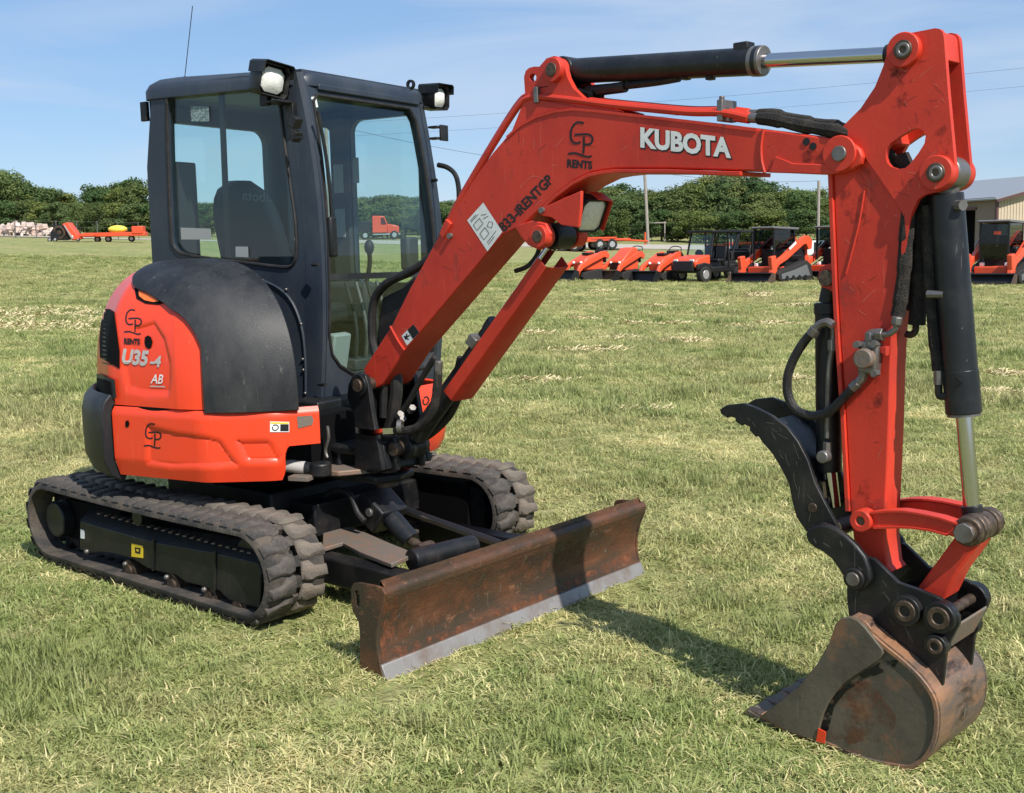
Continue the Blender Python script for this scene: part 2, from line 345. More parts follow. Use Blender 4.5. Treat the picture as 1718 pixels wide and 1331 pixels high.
# ---- track frames, rollers, sprocket, idler
def track_frame(sg):
    Y = lambda y: -sg*y      # authored for the right side (y negative)
    Fp = tr(T, [(134, 874), (257, 909), (360, 927), (433, 944), (438, 960), (436, 1022), (384, 1008), (368, 992), (330, 982), (312, 978), (296, 966), (262, 958), (248, 954), (222, 938), (190, 929), (170, 927), (150, 930), (133, 922)], 'Y', -.80)
    b = MB(); b.prism(Fp, Y(.80), Y(.74)); o = b.build('track_frame', m_blk, ex, .006)
    tp = [(p[0], p[1]) for p in Fp[:4]]
    r1 = [(p[0], Y(.80), p[1]) for p in tp]; r2 = [(p[0], Y(.735), p[1]+.055) for p in tp]; r3 = [(p[0], Y(.60), p[1]+.06) for p in tp]; r4 = [(p[0], Y(.60), .10) for p in tp]
    MB().grid([r1, r2, r3, r4]).build('frame_top_plate', m_blk, o)
    for x0 in (257, 258.5, 360, 361.5):
        p0, p1 = at(T, x0, 905 if x0 < 300 else 925, 'Y', -.803), at(T, x0-1, 958 if x0 < 300 else 992, 'Y', -.803); MB().tube([(p0.x, Y(.803), p0.z), (p1.x, Y(.803), p1.z)], .004, 5, 0).build('frame_joint', m_blk, o)
    for i in range(22):
        p0 = at(T, 170+i*12, 861+i*3.1, 'Y', -.76); MB().box((p0.x, Y(.765), p0.z), (.018, .03, .006), .4).build('bright_slit', m_tan, o)  # small tan boxes stand in for a row of bright slits
    for (px, py) in ((220, 957), (293, 981), (356, 1003), (404, 1018)):
        p = at(T, px, py, 'Y', -.78)
        b = MB(); b.cyl((p.x, Y(.79), p.z), (p.x, Y(.61), p.z), .052, n=20); b.cyl((p.x, Y(.80), p.z), (p.x, Y(.79), p.z), .03, n=12); b.build('roller', m_pin, o)
    for (px, py) in ((144, 926), (208.5, 947), (278, 969), (341, 990)):
        p = at(T, px, py, 'Y', -.81); MB().sphere((p.x, Y(.805), p.z), .013, 6).build('bolt', m_steel, o)
    p = at(T, 82, 877, 'Y', -.79)
    b = MB(); b.cyl((CRX, Y(.80), CZ), (CRX, Y(.74), CZ), .088, .095, 28); s_ = b.build('drive_motor', m_cylb, o, .006)
    b = MB(); z0 = []
    for i in range(40):
        a = 2*math.pi*i/40; r = .163 if (i % 4) < 2 else .135; z0.append((CRX+r*math.cos(a), CZ+r*math.sin(a)))
    b.prism(z0, Y(.72), Y(.68)); b.build('sprocket', m_blk, o)
    b = MB(); b.cyl((CFX, Y(.76), CZ), (CFX, Y(.64), CZ), .158, n=36); b.cyl((CFX, Y(.79), CZ), (CFX, Y(.61), CZ), .06, n=20); b.build('idler', m_blk, o, .01)
    p = at(T, 250, 868, 'Y', -.72); b = MB(); b.cyl((0, Y(.80), .345), (0, Y(.6), .345), .04); b.build('carrier_roller', m_blk, o)
    b = MB(); b.box(((CRX+.27), Y(.66), CZ), (.5, .16, .2)); b.box((.3, Y(.64), .24), (1.0, .12, .22)); b.build('inner_beam', m_dark, o)
    return o
tf_r = track_frame(1); tf_l = track_frame(-1)
for px, mt, nm in (((221, 240, 912, 934), m_yel, 'warning_sticker'), ((135.5, 141.5, 888, 903), m_wht, 'serial_sticker')):
    x0, x1, y0, y1 = px; sk = (y1-y0)*.0+4 if nm == 'warning_sticker' else 2
    q = tr(T, [(x0, y0), (x1, y0+sk), (x1, y1+sk*.6), (x0, y1)], 'Y', -.802)
    MB().prism(q, -.8035, -.8015).build(nm, mt, tf_r)
    if mt is m_yel:
        q2 = tr(T, [(226, 918), (236, 920), (235, 930), (227, 928)], 'Y', -.804); MB().prism(q2, -.8042, -.8036, holes=[tr(T, [(228, 921), (233, 922), (233, 926), (229, 925)], 'Y', -.804)]).build('sticker_print', m_ink, tf_r)

# ---- undercarriage centre
b = MB(); b.box((0, 0, .33), (.85, .72, .2)); b.box((.45, 0, .30), (.3, .5, .16))
for sx in (-.32, .34):
    for sy in (-1, 1): b.box((sx, sy*.47, .26), (.22, .34, .17), 0)
b.build('carbody', m_blk, ex, .01)
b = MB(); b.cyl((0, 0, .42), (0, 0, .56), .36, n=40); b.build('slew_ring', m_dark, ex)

# ---- dozer blade
fc = tr(T, [(633, 985), (641, 988), (645.5, 997), (643.5, 1010), (636, 1035), (632, 1060), (632.5, 1087), (638, 1117)], 'Y', -.85)
fcs = [v for v in catmull([(p[0], p[1], 0) for p in fc], 4)]
th = .022; back = []
for i, v in enumerate(fcs):
    d = (fcs[min(i+1, len(fcs)-1)]-fcs[max(i-1, 0)]).normalized(); n_ = Vector((d.y, -d.x, 0)); n_ = n_ if n_.x < 0 else -n_
    back.append(v+n_*th)
prof = [(v.x, v.y) for v in fcs]+[(v.x, v.y) for v in reversed(back)]
blade = MB().prism(prof, -.838, .838).build('dozer_blade', m_rust, ex, .004)
tpx, tpz = max(v.x for v in fcs[:16])-.034, max(v.y for v in fcs)-.031
MB().cyl((tpx, -.838, tpz), (tpx, .838, tpz), .033, n=24).build('top_roll', m_rust, blade)
ce = tr(T, [(637.5, 1116), (639.5, 1116.5), (650.5, 1147), (645, 1149)], 'Y', -.85)
ce = [(ce[0][0]-.012, ce[0][1]), (ce[1][0]+.004, ce[1][1]), (ce[2][0], ce[2][1]), (ce[3][0]-.01, ce[3][1])]
b = MB().prism(ce, -.85, .85); b.build('cutting_edge', m_edge, blade, .003)
for i in range(5):
    y = -.70+i*.35; a0 = Vector((ce[1][0], y, ce[1][1])); a1 = Vector((ce[2][0], y, ce[2][1])); mid = a0.lerp(a1, .55); nn = Vector((a1.z-a0.z, 0, -(a1.x-a0.x))).normalized(); nn = nn if nn.x > 0 else -nn
    MB().cyl(mid-nn*.004, mid+nn*.0015, .015, n=14).build('edge_bolt', m_edge, blade)
sp = tr(T, [(633, 984), (641, 987), (646, 997), (644, 1010), (636.5, 1035), (632.5, 1060), (633, 1087), (638, 1117), (642, 1134), (606, 1130), (604.5, 1060), (602, 1042), (593, 1026), (590.5, 1010), (590.5, 985), (594, 979), (602, 978)], 'Y', -.85)
slot = tr(T, [(596, 992), (600, 989.5), (604, 992), (605, 1015), (602, 1020), (597.5, 1016)], 'Y', -.85)
for sg in (-1, 1):
    MB().prism(sp, sg*.839, sg*.853, holes=[slot]).build('end_plate', m_rust, blade)
# push arms (welded plates), lift cylinder and cross tube
b = MB(); top = tr(T, [(542, 888), (592, 884), (654, 911), (697, 928), (657, 946), (605, 926), (575, 910), (541, 920)], 'Z', .235)
b.prism(top, .215, .235, 'Z'); b.build('push_arm_plate', m_tan, ex, .004)
b = MB(); top = tr(T, [(585, 943), (622, 939), (705, 962), (694, 969)], 'Z', .20); b.prism(top, .06, .20, 'Z'); b.build('push_arm', m_tan, ex, .004)
b = MB(); b.box((1.15, -.36, .145), (.88, .10, .12)); b.box((1.15, .36, .145), (.88, .10, .12)); b.box((1.50, 0, .15), (.12, .8, .10)); b.build('push_frame', m_blk, ex, .01)
p0 = at(T, 690, 941, 'Z', .22); p1 = at(T, 795, 916, 'Z', .22)
MB().cyl(p0, p1, .05, n=24).build('pivot_tube', m_blk, ex, .006)
c0 = at(T, 640, 850, 'Y', .0); c1 = at(T, 690, 908, 'Y', .0); c2 = at(T, 712, 925, 'Y', .0)
o = MB().cyl(c0, c1, .047, n=24).build('blade_cylinder', m_cylb, ex, .004)
MB().cyl(c1, c2, .024).build('rod', m_pin, o)
MB().pipe(c2-Vector((0, .045, 0)), c2+Vector((0, .045, 0)), .042, .018).build('rod_eye', m_pin, o)
c = at(T, 640, 853, 'Y', -.02); b = MB(); b.box((c.x-.03, 0, c.z-.01), (.17, .17, .13), 0, .6); b.build('cylinder_bracket', m_blk, ex, .01)
c = at(T, 620, 860, 'Y', -.09); MB().cyl((c.x, -.10, c.z), (c.x, -.085, c.z), .02).build('bracket_pin', m_steel, ex, .003)
q0 = at(T, 668, 852, 'Y', .22); q1 = at(T, 840, 913, 'Y', .28)
b = MB(); b.tube([q0, q1], .02, 6, 0); b.build('hose_guard_bar', m_tan, ex)
for k, pts in enumerate((((540, 850), (555, 825), (585, 828), (600, 860), (612, 875)), ((520, 845), (530, 860), (527, 890), (520, 905)))):
    MB().tube([at(T, x, y, 'Y', -.12) for x, y in pts], .014, 8).build('hydraulic_hose', m_hose, ex)

# ---- upper structure: skirt, counterweight, hood, cover
def arc(F, a0, a1, r, n, z): return [(r*math.cos(R(a0+(a1-a0)*i/n)), r*math.sin(R(a0+(a1-a0)*i/n)), z) for i in range(n+1)]
def facet(a, ang, r=.85, soft=2.2):     # plan radius of a polygon with corners at the given angles, corners eased
    def raw(x):
        for a0, a1 in zip(ang, ang[1:]):
            if a1 <= x <= a0: m_ = (a0+a1)/2; return r*math.cos(R((a0-a1)/2))/math.cos(R(x-m_))
        return r
    return sum(raw(a+soft*k) for k in (-1, -.5, 0, .5, 1))/5
def rad(a): return facet(a, (-20, -46, -66, -104, -130))
def skirt_pt(a, z, dr=0):
    # pulls in under the chamfer and at the top lip
    r = rad(a)+dr
    if z < .63: r -= (.63-z)*.28
    if z > .835: r -= (z-.835)*.6
    return Vector((r*math.cos(R(a)), r*math.sin(R(a)), z))
def zlow(a): return .553 if a < -43.5 else (.553+(.70-.553)*min(1, (a+43.5)/1.6))
def to_px(F, p):
    d = wld(F, p)-CAM; z = d.dot(FW); return (IW/2+FPX*d.dot(RT)/z, IH/2-FPX*d.dot(UP)/z)
def pdist(p, poly):     # signed distance in a polygon, positive inside
    ins = False; best = 1e9; n = len(poly)
    for i in range(n):
        (x0, y0), (x1, y1) = poly[i], poly[(i+1) % n]
        if (y0 > p[1]) != (y1 > p[1]) and p[0] < (x1-x0)*(p[1]-y0)/(y1-y0)+x0: ins = not ins
        dx, dy = x1-x0, y1-y0; t = max(0, min(1, ((p[0]-x0)*dx+(p[1]-y0)*dy)/(dx*dx+dy*dy))); best = min(best, math.hypot(p[0]-x0-t*dx, p[1]-y0-t*dy))
    return best if ins else -best
def press(q, polys, depth, soft=7):
    x, y = to_px(U, q); k = 0
    for po in polys:
        t = max(0, min(1, (pdist((x, y), po)+soft*.3)/soft)); k = max(k, t*t*(3-2*t))
    return k*depth
SKP = [[(397, 738), (450, 737), (457, 742), (471, 768), (468, 775), (418, 775), (412, 770)], [(250, 712), (300, 724), (352, 731), (372, 737), (392, 766), (404, 780), (350, 783), (290, 782), (250, 776)]]
angs = [-31.8-i*.6 for i in range(118)]
rows = []
for j in range(37):
    t = j/36; r_ = []
    for a in angs:
        z = zlow(a)+(.856-zlow(a))*t; q = skirt_pt(a, z); r_.append(skirt_pt(a, z, -press(q, SKP, .011)))
    rows.append(r_)
skirt = bvh(MB(U).shell([list(reversed(r)) for r in rows], .02).build('skirt_panel', m_body, ex, sharp=60))
# pressed panels on the skirt: proud frames
def on_skirt(x, y, dr):
    c = loc(U, CAM); d = loc(U, ray(x, y), True); r = .848+dr
    a = d.x*d.x+d.y*d.y; bq = c.x*d.x+c.y*d.y; k = c.x*c.x+c.y*c.y-r*r; D = bq*bq-a*k
    t = (-bq-math.sqrt(max(D, 0)))/a; return c+d*t
def proj_patch(name, pts, tree, m, parent, off=.003, thick=0, label=None):
    # a thin patch lying on an existing surface
    V2 = [Vector((x, y, 0)) for x, y in pts]; T2 = [tuple(t) for t in tessellate_polygon([V2])]
    for _ in range(3):
        nt2 = []; cache = {}
        def mid(a, b_):
            k = (min(a, b_), max(a, b_))
            if k not in cache: V2.append((V2[a]+V2[b_])/2); cache[k] = len(V2)-1
            return cache[k]
        for a, b_, c_ in T2:
            ab_, bc_, ca_ = mid(a, b_), mid(b_, c_), mid(c_, a); nt2 += [(a, ab_, ca_), (ab_, b_, bc_), (ca_, bc_, c_), (ab_, bc_, ca_)]
        T2 = nt2
    P = []; bad = set()
    for i, q in enumerate(V2):
        d = ray(q.x, q.y).normalized(); h = BV[tree].ray_cast(CAM, d)
        if h[0] is None: P.append(CAM+d*5); bad.add(i); continue
        n_ = h[1] if h[1].dot(d) < 0 else -h[1]; P.append(h[0]+n_*off)
    b = MB(); b.add(P, [t for t in T2 if not bad & set(t)]); return b.build(name, m, parent, label=label)
def ridge(pts, tree, r, name, m, parent, closed=True):
    P = []
    for x, y in pts:
        d = ray(x, y).normalized(); h = BV[tree].ray_cast(CAM, d)
        if h[0] is not None: P.append(h[0])
    if closed: P.append(P[0])
    return MB().tube(P, r, 6, 3).build(name, m, parent)
# black counterweight round the rear
cw = [-102.4-i*4 for i in range(48)]
rows = []
for z, dr in ((.55, -.06), (.58, -.01), (.62, .004), (.75, .006), (.82, .006), (.86, -.004), (.885, -.03)):
    rows.append([((.85+dr)*math.cos(R(a)), (.85+dr)*math.sin(R(a)), z) for a in reversed(cw)])
MB(U).shell(rows, .05).build('counterweight', m_plas, ex, .006)
# dome over engine (black cover + orange hood)
DC = Vector((-.22, -.25, 0)); DA0, DA1 = -38.0, -160.0
def dome(a, v, dr=0, dz=0):
    r = (facet(a, (-72, -105, -140)) if a < -72 else .85)-.012+dr; r = r if a > -69 or a < -75 else (facet(a-2, (-72, -105, -140))+.85)/2-.012+dr; bx, by = r*math.cos(R(a)), r*math.sin(R(a)); t = v*math.pi/2; g = math.cos(t)**.60; k = math.sin(t)**.78
    return Vector((DC.x+(bx-DC.x)*g, DC.y+(by-DC.y)*g, .857+(.635+dz)*k))
def to_px(F, p):
    d = wld(F, p)-CAM; z = d.dot(FW); return (IW/2+FPX*d.dot(RT)/z, IH/2-FPX*d.dot(UP)/z)
DG = [(a, v, to_px(U, dome(a, v))) for a in [-38-i*1.0 for i in range(105)] for v in [j/60 for j in range(60)]]
def inv(x, y):
    best = min(DG, key=lambda g: (g[2][0]-x)**2+(g[2][1]-y)**2+ (0 if g[0] > -112 else 4)); return best[0], best[1]
bnd = [inv(*q) for q in ((345, 690), (345, 650), (345, 610), (341, 582), (331, 560), (314, 538), (293, 520), (272, 506), (250, 497), (232, 488))]
bnd[0] = (bnd[0][0], 0.0)
def ab(v):
    if v <= bnd[0][1]: return bnd[0][0]
    for (a0, v0), (a1, v1) in zip(bnd, bnd[1:]):
        if v0 <= v <= v1 and v1 > v0: return a0+(a1-a0)*(v-v0)/(v1-v0)
    return max(bnd[-1][0]-(v-bnd[-1][1])*70, DA1)
VT = max(v for _, v in bnd)
vs_ = [i/60*VT for i in range(61)]+[VT+(.97-VT)*i/14 for i in range(1, 15)]
HDP = [[(226, 552), (262, 542), (280, 570), (290, 610), (291, 645), (287, 668), (250, 668), (214, 660), (206, 620)]]
rows = []
for v in vs_:
    a0 = ab(v)+.4; r_ = []
    for i in range(121):
        a = a0+(DA1-a0)*(i/120)**1.3; q = dome(a, v); q2 = dome(a, v, -.006-press(q, HDP, .012)); q2.z += .014*max(0, 1-v/VT); r_.append(q2)
    rows.append(r_)
MB(U).shell([list(reversed(arc(U, -32, -165, .815, 60, .87))), list(reversed(arc(U, -32, -165, .815, 60, .80)))], .01).build('panel_gap', m_dark, ex)
hood = bvh(MB(U).shell([list(reversed(r)) for r in rows], .015).build('rear_hood', m_body, ex, sharp=60))
def cover_pt(a, v):
    q = dome(a, v, .010, .008); q.z += .0; return q
rows = []; vv = [i/30*.985 for i in range(31)]
for v in vv:
    a1 = ab(v); a1 = max(a1, DA1); rows.append([cover_pt(DA0+(a1-DA0)*i/40, v) for i in range(41)])
cover = bvh(MB(U).shell([list(reversed(r)) for r in rows], .022).build('side_cover', m_plas, ex, .004, sharp=60))
# closing walls between the dome and the cab
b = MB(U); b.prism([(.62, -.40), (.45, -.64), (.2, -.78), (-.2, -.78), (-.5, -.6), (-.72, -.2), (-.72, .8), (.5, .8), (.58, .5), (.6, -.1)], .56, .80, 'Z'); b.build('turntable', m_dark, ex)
rows = [[Vector((DC.x, DC.y, 0)).lerp(Vector((dome(DA0, v).x, dome(DA0, v).y, 0)), t)+Vector((0, 0, dome(DA0, v).z)) for t in (0, .5, 1)] for v in vv]
MB(U).grid(rows).build('cover_front_wall', m_plas, ex)
# grab recess with orange reflector
hp = [(229, 487), (238, 489), (263, 500), (270, 508), (262, 510), (245, 507), (232, 499)]
def patch_dir(name, pts, tree, m, parent, off): return proj_patch(name, pts, tree, m, parent, off)
patch_dir('recess', [(226, 484), (240, 484), (262, 497), (276, 509), (266, 512), (245, 510), (230, 502)], hood.name, m_dark, hood, .004)
patch_dir('reflector', [(234, 489), (246, 492), (262, 502), (268, 507), (258, 508), (244, 505), (235, 498)], hood.name, m_org, hood, .007)
patch_dir('handle_hole', [(244, 566), (249, 563), (254, 566), (257, 574), (255, 583), (250, 586), (245, 582), (243, 574)], hood.name, m_dark, hood, .003)
# grille and tail lamp pocket at the rear corner
g = [(173, 519), (185, 519), (193, 524), (198, 560), (202, 590), (202, 619), (190, 612), (169, 600), (168, 570)]
gr = patch_dir('grille', g, hood.name, m_dark, hood, .004)
for i in range(13):
    y = 524+i*7.2; x1 = 190+min(i, 9)*1.2
    ridge([(172, y-2), (180, y), (x1, y+2)], hood.name, .0035, 'grille_bar', m_blk, hood, False)
patch_dir('lamp_pocket', [(166, 626), (178, 630), (196, 637), (199, 668), (180, 668), (167, 664)], hood.name, m_plas, hood, .012)
patch_dir('tail_lamp', [(168, 634), (180, 637), (190, 641), (192, 662), (178, 663), (169, 660)], hood.name, m_dark, hood, .016)
# front left skirt beside the swing post
b = MB(U); rows = []
for z, dr in ((.49, -.05), (.55, -.015), (.62, 0), (.70, 0), (.80, -.005), (.84, -.02)):
    rows.append([Vector((.60+dr+.0*z, .30, z)), Vector((.60+dr, .42, z)), Vector((.60+dr, .60, z)), Vector((.585+dr, .665, z)), Vector((.54+dr, .71+dr*.3, z)), Vector((.35, .78+dr, z)), Vector((0, .83+dr, z)), Vector((-.35, .76+dr, z))])
lsk = bvh(b.shell(rows, .02).build('left_skirt_panel', m_body, ex, .004, sharp=50))

# ---- cab
YR, YL, XF, XB = -.06, .93, .40, -.76
def xfr(z): # slightly bowed front
    return .445-.16*((z-1.5)/.8)**2*(.55 if z > 1.5 else .40)
cab = None
wall = tr(U, [(254, 140), (263, 128), (320, 128), (400, 126), (478, 122)], 'Y', YR)
wall = [(p[0], min(p[1], 2.40)) for p in wall]
wall += [(xfr(2.38)-.075, 2.38), (xfr(2.2)-.05, 2.2), (xfr(2.0)-.048, 2.0), (xfr(1.8)-.045, 1.8), (xfr(1.55)-.045, 1.55), (xfr(1.3)-.045, 1.3), (xfr(1.05)-.045, 1.05), (xfr(.85)-.05, .85), (xfr(.76)-.06, .765), (.10, .765), (-.76, 1.0), (-.76, 1.5), (-.755, 2.0)]
win_px = [(281, 166), (286, 154), (296, 149), (350, 146), (409, 145), (455, 148), (465, 154), (471, 180), (478, 240), (489, 320), (496, 372), (498, 425), (494, 440), (484, 448), (454, 446), (390, 438), (326, 430), (301, 423), (292, 412), (288, 395), (283, 272)]
hole = tr(U, smooth2(win_px, 3), 'Y', YR)
cab = bvh(MB(U).prism(wall, YR, YR+.045, holes=[hole]).build('cab', m_cab, ex))
# front frame (bowed) with the big opening
def bow(b):        # vertices currently built with x = thickness offset
    nv = []
    for v in b.v:
        q = loc(U, v); q.x += xfr(q.z); nv.append(wld(U, q))
    b.v = nv; return b
def rr(y0, y1, z0, z1, r, n=6):
    out = []
    for cx, cy, a in ((y1-r, z1-r, 0), (y0+r, z1-r, 90), (y0+r, z0+r, 180), (y1-r, z0+r, 270)):
        for i in range(n+1): t = R(a+90*i/n); out.append((cx+r*math.cos(t), cy+r*math.sin(t)))
    return out
def dens(l, d=.06):
    out = []
    for i, p in enumerate(l):
        q = l[(i+1) % len(l)]; n = max(1, int(math.hypot(q[0]-p[0], q[1]-p[1])/d))
        for k in range(n): out.append((p[0]+(q[0]-p[0])*k/n, p[1]+(q[1]-p[1])*k/n))
    return out
fo = dens([(YR+.012, .765), (YL-.03, .765), (YL-.01, 1.5), (YL-.05, 2.40), (YR+.02, 2.40), (YR+.012, 1.6)])
fh = dens([(.255, .915), (.75, .905), (.83, .98), (.835, 1.5), (.80, 2.22), (.76, 2.285), (.03, 2.285), (-.002, 2.25), (-.016, 1.9), (-.030, 1.5), (-.034, 1.14), (-.008, 1.045), (.05, .985), (.15, .935)])
b = bow(MB(U).prism(fo, -.045, 0, 'X', holes=[fh])); ff = bvh(b.build('cab_front_frame', m_cab, ex))
# corner pillar joining side and front
rows = []
for i in range(17):
    z = .765+(2.385-.765)*i/16; x = xfr(z)
    rows.append([(x-.12, YR-.001, z), (x-.045, YR-.003, z), (x-.018, YR+.002, z), (x-.003, YR+.014, z), (x+.002, YR+.026, z)])
MB(U).grid(rows).build('corner_pillar', m_cab, ex, sharp=20)
rows = []
for i in range(17):
    z = .765+(2.385-.765)*i/16; x = xfr(z)
    rows.append([(x+.003, YL-.075, z), (x-.003, YL-.03, z), (x-.03, YL, z), (x-.10, YL+.003, z)])
MB(U).grid(rows).build('corner_pillar', m_cab, ex, sharp=20)
# left wall (door) and rear wall
lw = [(XB, .9), (xfr(.8)-.09, .80), (xfr(1.3)-.09, 1.3), (xfr(1.8)-.09, 1.8), (xfr(2.38)-.09, 2.38), (XB, 2.40)]
door = rr(-.16, .31, 1.36, 2.27, .07); qtr = rr(-.66, -.30, 1.52, 2.25, .07)
MB(U).prism(lw, YL-.04, YL, holes=[door, qtr]).build('cab_door_side', m_cab, ex)
rw = [(YR+.046, .95), (YL-.041, .95), (YL-.041, 2.38), (YR+.046, 2.38)]
MB(U).prism(rw, XB, XB+.04, 'X', holes=[rr(.05, .80, 1.50, 2.24, .08)]).build('cab_rear_frame', m_cab, ex)
MB(U).box((-.17, .43, .90), (1.05, .86, .06)).build('cab_floor', m_int, ex)
MB(U).box((-.17, .43, 2.345), (1.05, .88, .03)).build('roof_lining', m_int, ex)
# glazing
def pane(name, rows, parent): return MB(U).shell(rows, .005).build(name, m_glass, parent)
q = tr(U, win_px, 'Y', YR+.02)
MB(U).prism(q, YR+.018, YR+.023).build('side_window', m_glass, cab)
zs = [.90+i*(2.30-.90)/16 for i in range(17)]
rows = [[(xfr(z)-.022, y, z) for y in ((-.045+max(0, 1.10-z)*1.1), .3, .55, .845)] for z in zs]
pane('front_window', rows, ff)
MB(U).prism(rr(-.17, .32, 1.35, 2.28, .07), YL-.022, YL-.017).build('door_window', m_glass, ex)
MB(U).prism(rr(-.67, -.29, 1.51, 2.26, .07), YL-.022, YL-.017).build('quarter_window', m_glass, ex)
MB(U).prism(rr(.04, .81, 1.49, 2.25, .08), XB+.018, XB+.023, 'X').build('rear_window', m_glass, ex)
# rubber seals and slider bars
sq = [Vector((p[0], YR-.003, p[1])) for p in tr(U, smooth2(win_px, 2), 'Y', YR)]; MB(U).tube(sq+[sq[0]], .008, 6, 0).build('window_seal', m_hose, cab)
fq = [Vector((xfr(z)+.001, y, z)) for y, z in fh]; MB(U).tube(fq+[fq[0]], .009, 6, 0).build('window_seal', m_hose, ff)
a0 = tr(U, [(367, 148), (374, 148), (386, 440), (379, 438)], 'Y', YR+.03); MB(U).prism(a0, YR+.026, YR+.04).build('slider_bar', m_blk, cab)
a0 = [(-.035, 1.405), (.84, 1.395), (.84, 1.425), (-.035, 1.435)]; b = bow(MB(U).prism(dens(a0, .1), -.028, -.004, 'X')); b.build('glass_rail', m_plas, ff)
# roof cap
def rring(ins, z0, z1, r=.10, n=6):
    out = []; y0, y1, x0, x1 = YR-.012+ins, YL+.012-ins, XB-.02+ins, xfr(2.38)+.025-ins
    for cx, cy, a in ((x1-r, y1-r, 0), (x0+r, y1-r, 90), (x0+r, y0+r, 180), (x1-r, y0+r, 270)):
        for i in range(n+1):
            t = R(a+90*i/n); x = cx+r*math.cos(t); y = cy+r*math.sin(t); k = (x-x0)/(x1-x0); out.append((x, y, z0+(z1-z0)*k))
    return out
rows = [rring(.03, 2.335, 2.315), rring(.0, 2.345, 2.325), rring(0, 2.388, 2.362), rring(.014, 2.42, 2.385), rring(.05, 2.448, 2.405), rring(.11, 2.462, 2.416), rring(.2, 2.47, 2.424), rring(.42, 2.474, 2.43)]
b = MB(U); b.grid(rows, True); b.add(rows[-1], [tuple(range(len(rows[-1])))]); b.add(rows[0], [tuple(range(len(rows[0])))])
roof = bvh(b.build('cab_roof', m_cab, ex, sharp=50))
b = MB(U); b.box((xfr(2.3)-.01, .44, 2.322), (.05, .80, .03)); b.build('roof_visor', m_cab, ex, .006)
# lower cab side: raised panel edge and bolts
pts = [(335, 458), (400, 462), (450, 475), (485, 500), (505, 545), (512, 600), (513, 660)]
P = [at(U, x, y, 'Y', YR-.002) for x, y in pts]; MB(U).tube(P, .008, 6, 4).build('panel_edge', m_cab, cab)
for x, y in ((404, 467), (441, 471), (480, 486), (505, 544), (508, 603), (509, 621), (512, 660)):
    p = at(U, x, y, 'Y', YR-.006); MB(U).sphere(p, .0075, 5).build('bolt', m_steel, cab)
for x, y in ((502, 232), (529, 444), (540, 645), (727, 303)):
    z = at(U, x, y, 'X', .43); MB(U).cyl((z.x-.02, z.y, z.z), (z.x+.03, z.y-.01, z.z), .009, n=10).build('stud', m_blk, ff)
# seat, consoles, levers
seat = MB(U).box((-.25, .45, 1.20), (.46, .44, .12)).build('operator_seat', m_seat, ex, .04)
rows = []
for i in range(15):
    t = i/14; z = 1.24+t*.70; x = -.46-.16*t; hw = .245*(1-.93*t**7)**.5
    rows.append([(x+.10-.05*t, .45-hw*.9, z), (x+.13-.05*t, .45-hw*.3, z), (x+.13-.05*t, .45+hw*.3, z), (x+.10-.05*t, .45+hw*.9, z), (x, .45+hw, z), (x-.05, .45, z), (x, .45-hw, z)])
b = MB(U); b.grid(rows, True); b.add(rows[-1], [tuple(range(7))]); brest = bvh(b.build('backrest', m_seat, seat, 0, sharp=80))
for sy in (-1, 1):
    c = MB(U).box((-.14, .45+sy*.31, 1.26), (.42, .12, .22)).build('console', m_int, ex, .03)
    MB(U).tube([(.02, .45+sy*.31, 1.36), (.05, .45+sy*.31, 1.46), (.06, .45+sy*.30, 1.54)], .013, 8).build('joystick', m_seat, c)
    MB(U).sphere((.06, .45+sy*.30, 1.56), .028, 6, (1, 1, 1.5)).build('knob', m_seat, c)
for k, y in enumerate((.33, .41, .50, .58)):
    MB(U).tube([(.28, y, .95), (.30, y, 1.15), (.24, y, 1.38)], .010, 8).build('travel_lever', m_steel if k % 2 else m_seat, ex)
MB(U).box((.26, .22, 1.02), (.05, .13, .22), 0, .2).build('manual_pouch', m_lint, ex, .01)
MB(U).box((.27, .46, .96), (.12, .36, .06)).build('foot_pedals', m_int, ex, .01)
MB(U).box((XB+.09, .10, 1.72), (.05, .16, .62)).build('fire_box', m_int, ex, .01)
MB(U).box((-.23, YL-.055, 1.75), (.13, .03, 1.1)).build('door_post', m_int, ex, .01)
MB(U).box((-.1, YL-.075, 1.99), (.04, .004, .14)).build('notice', m_lint, ex)
MB(U).box((-.23, YL-.075, 1.95), (.07, .004, .16)).build('notice', m_lint, ex)
MB(U).box((-.23, YL-.075, 1.70), (.07, .004, .16)).build('notice', m_lint, ex)
MB(U).box((.30, .80, 1.52), (.06, .10, .18)).build('monitor', m_int, ex, .015)
# stickers on glass and window
def glass_sticker(pts, y, m): MB(U).prism(tr(U, pts, 'Y', y), y, y+.001).build('window_sticker', m, cab)
glass_sticker([(395, 414), (416, 414), (416.5, 432), (395.5, 431)], YR+.015, m_lint)
glass_sticker([(303, 382), (353, 384), (355, 402), (304, 402)], YR+.015, m_lint)
glass_sticker([(319, 178), (350, 179), (351, 204), (321, 204)], YR+.015, mat('faded_label', (.22, .30, .31), .6, 0, (.08, .12, .12), .9, 90, .45, .52))
p4 = [at(U, x, y, 'X', xfr(2.2)-.012) for x, y in ((522, 163), (530, 162), (534, 180), (524, 181))]; MB(U).add(p4, [(0, 1, 2, 3)]).build('window_sticker', m_wht, ff)
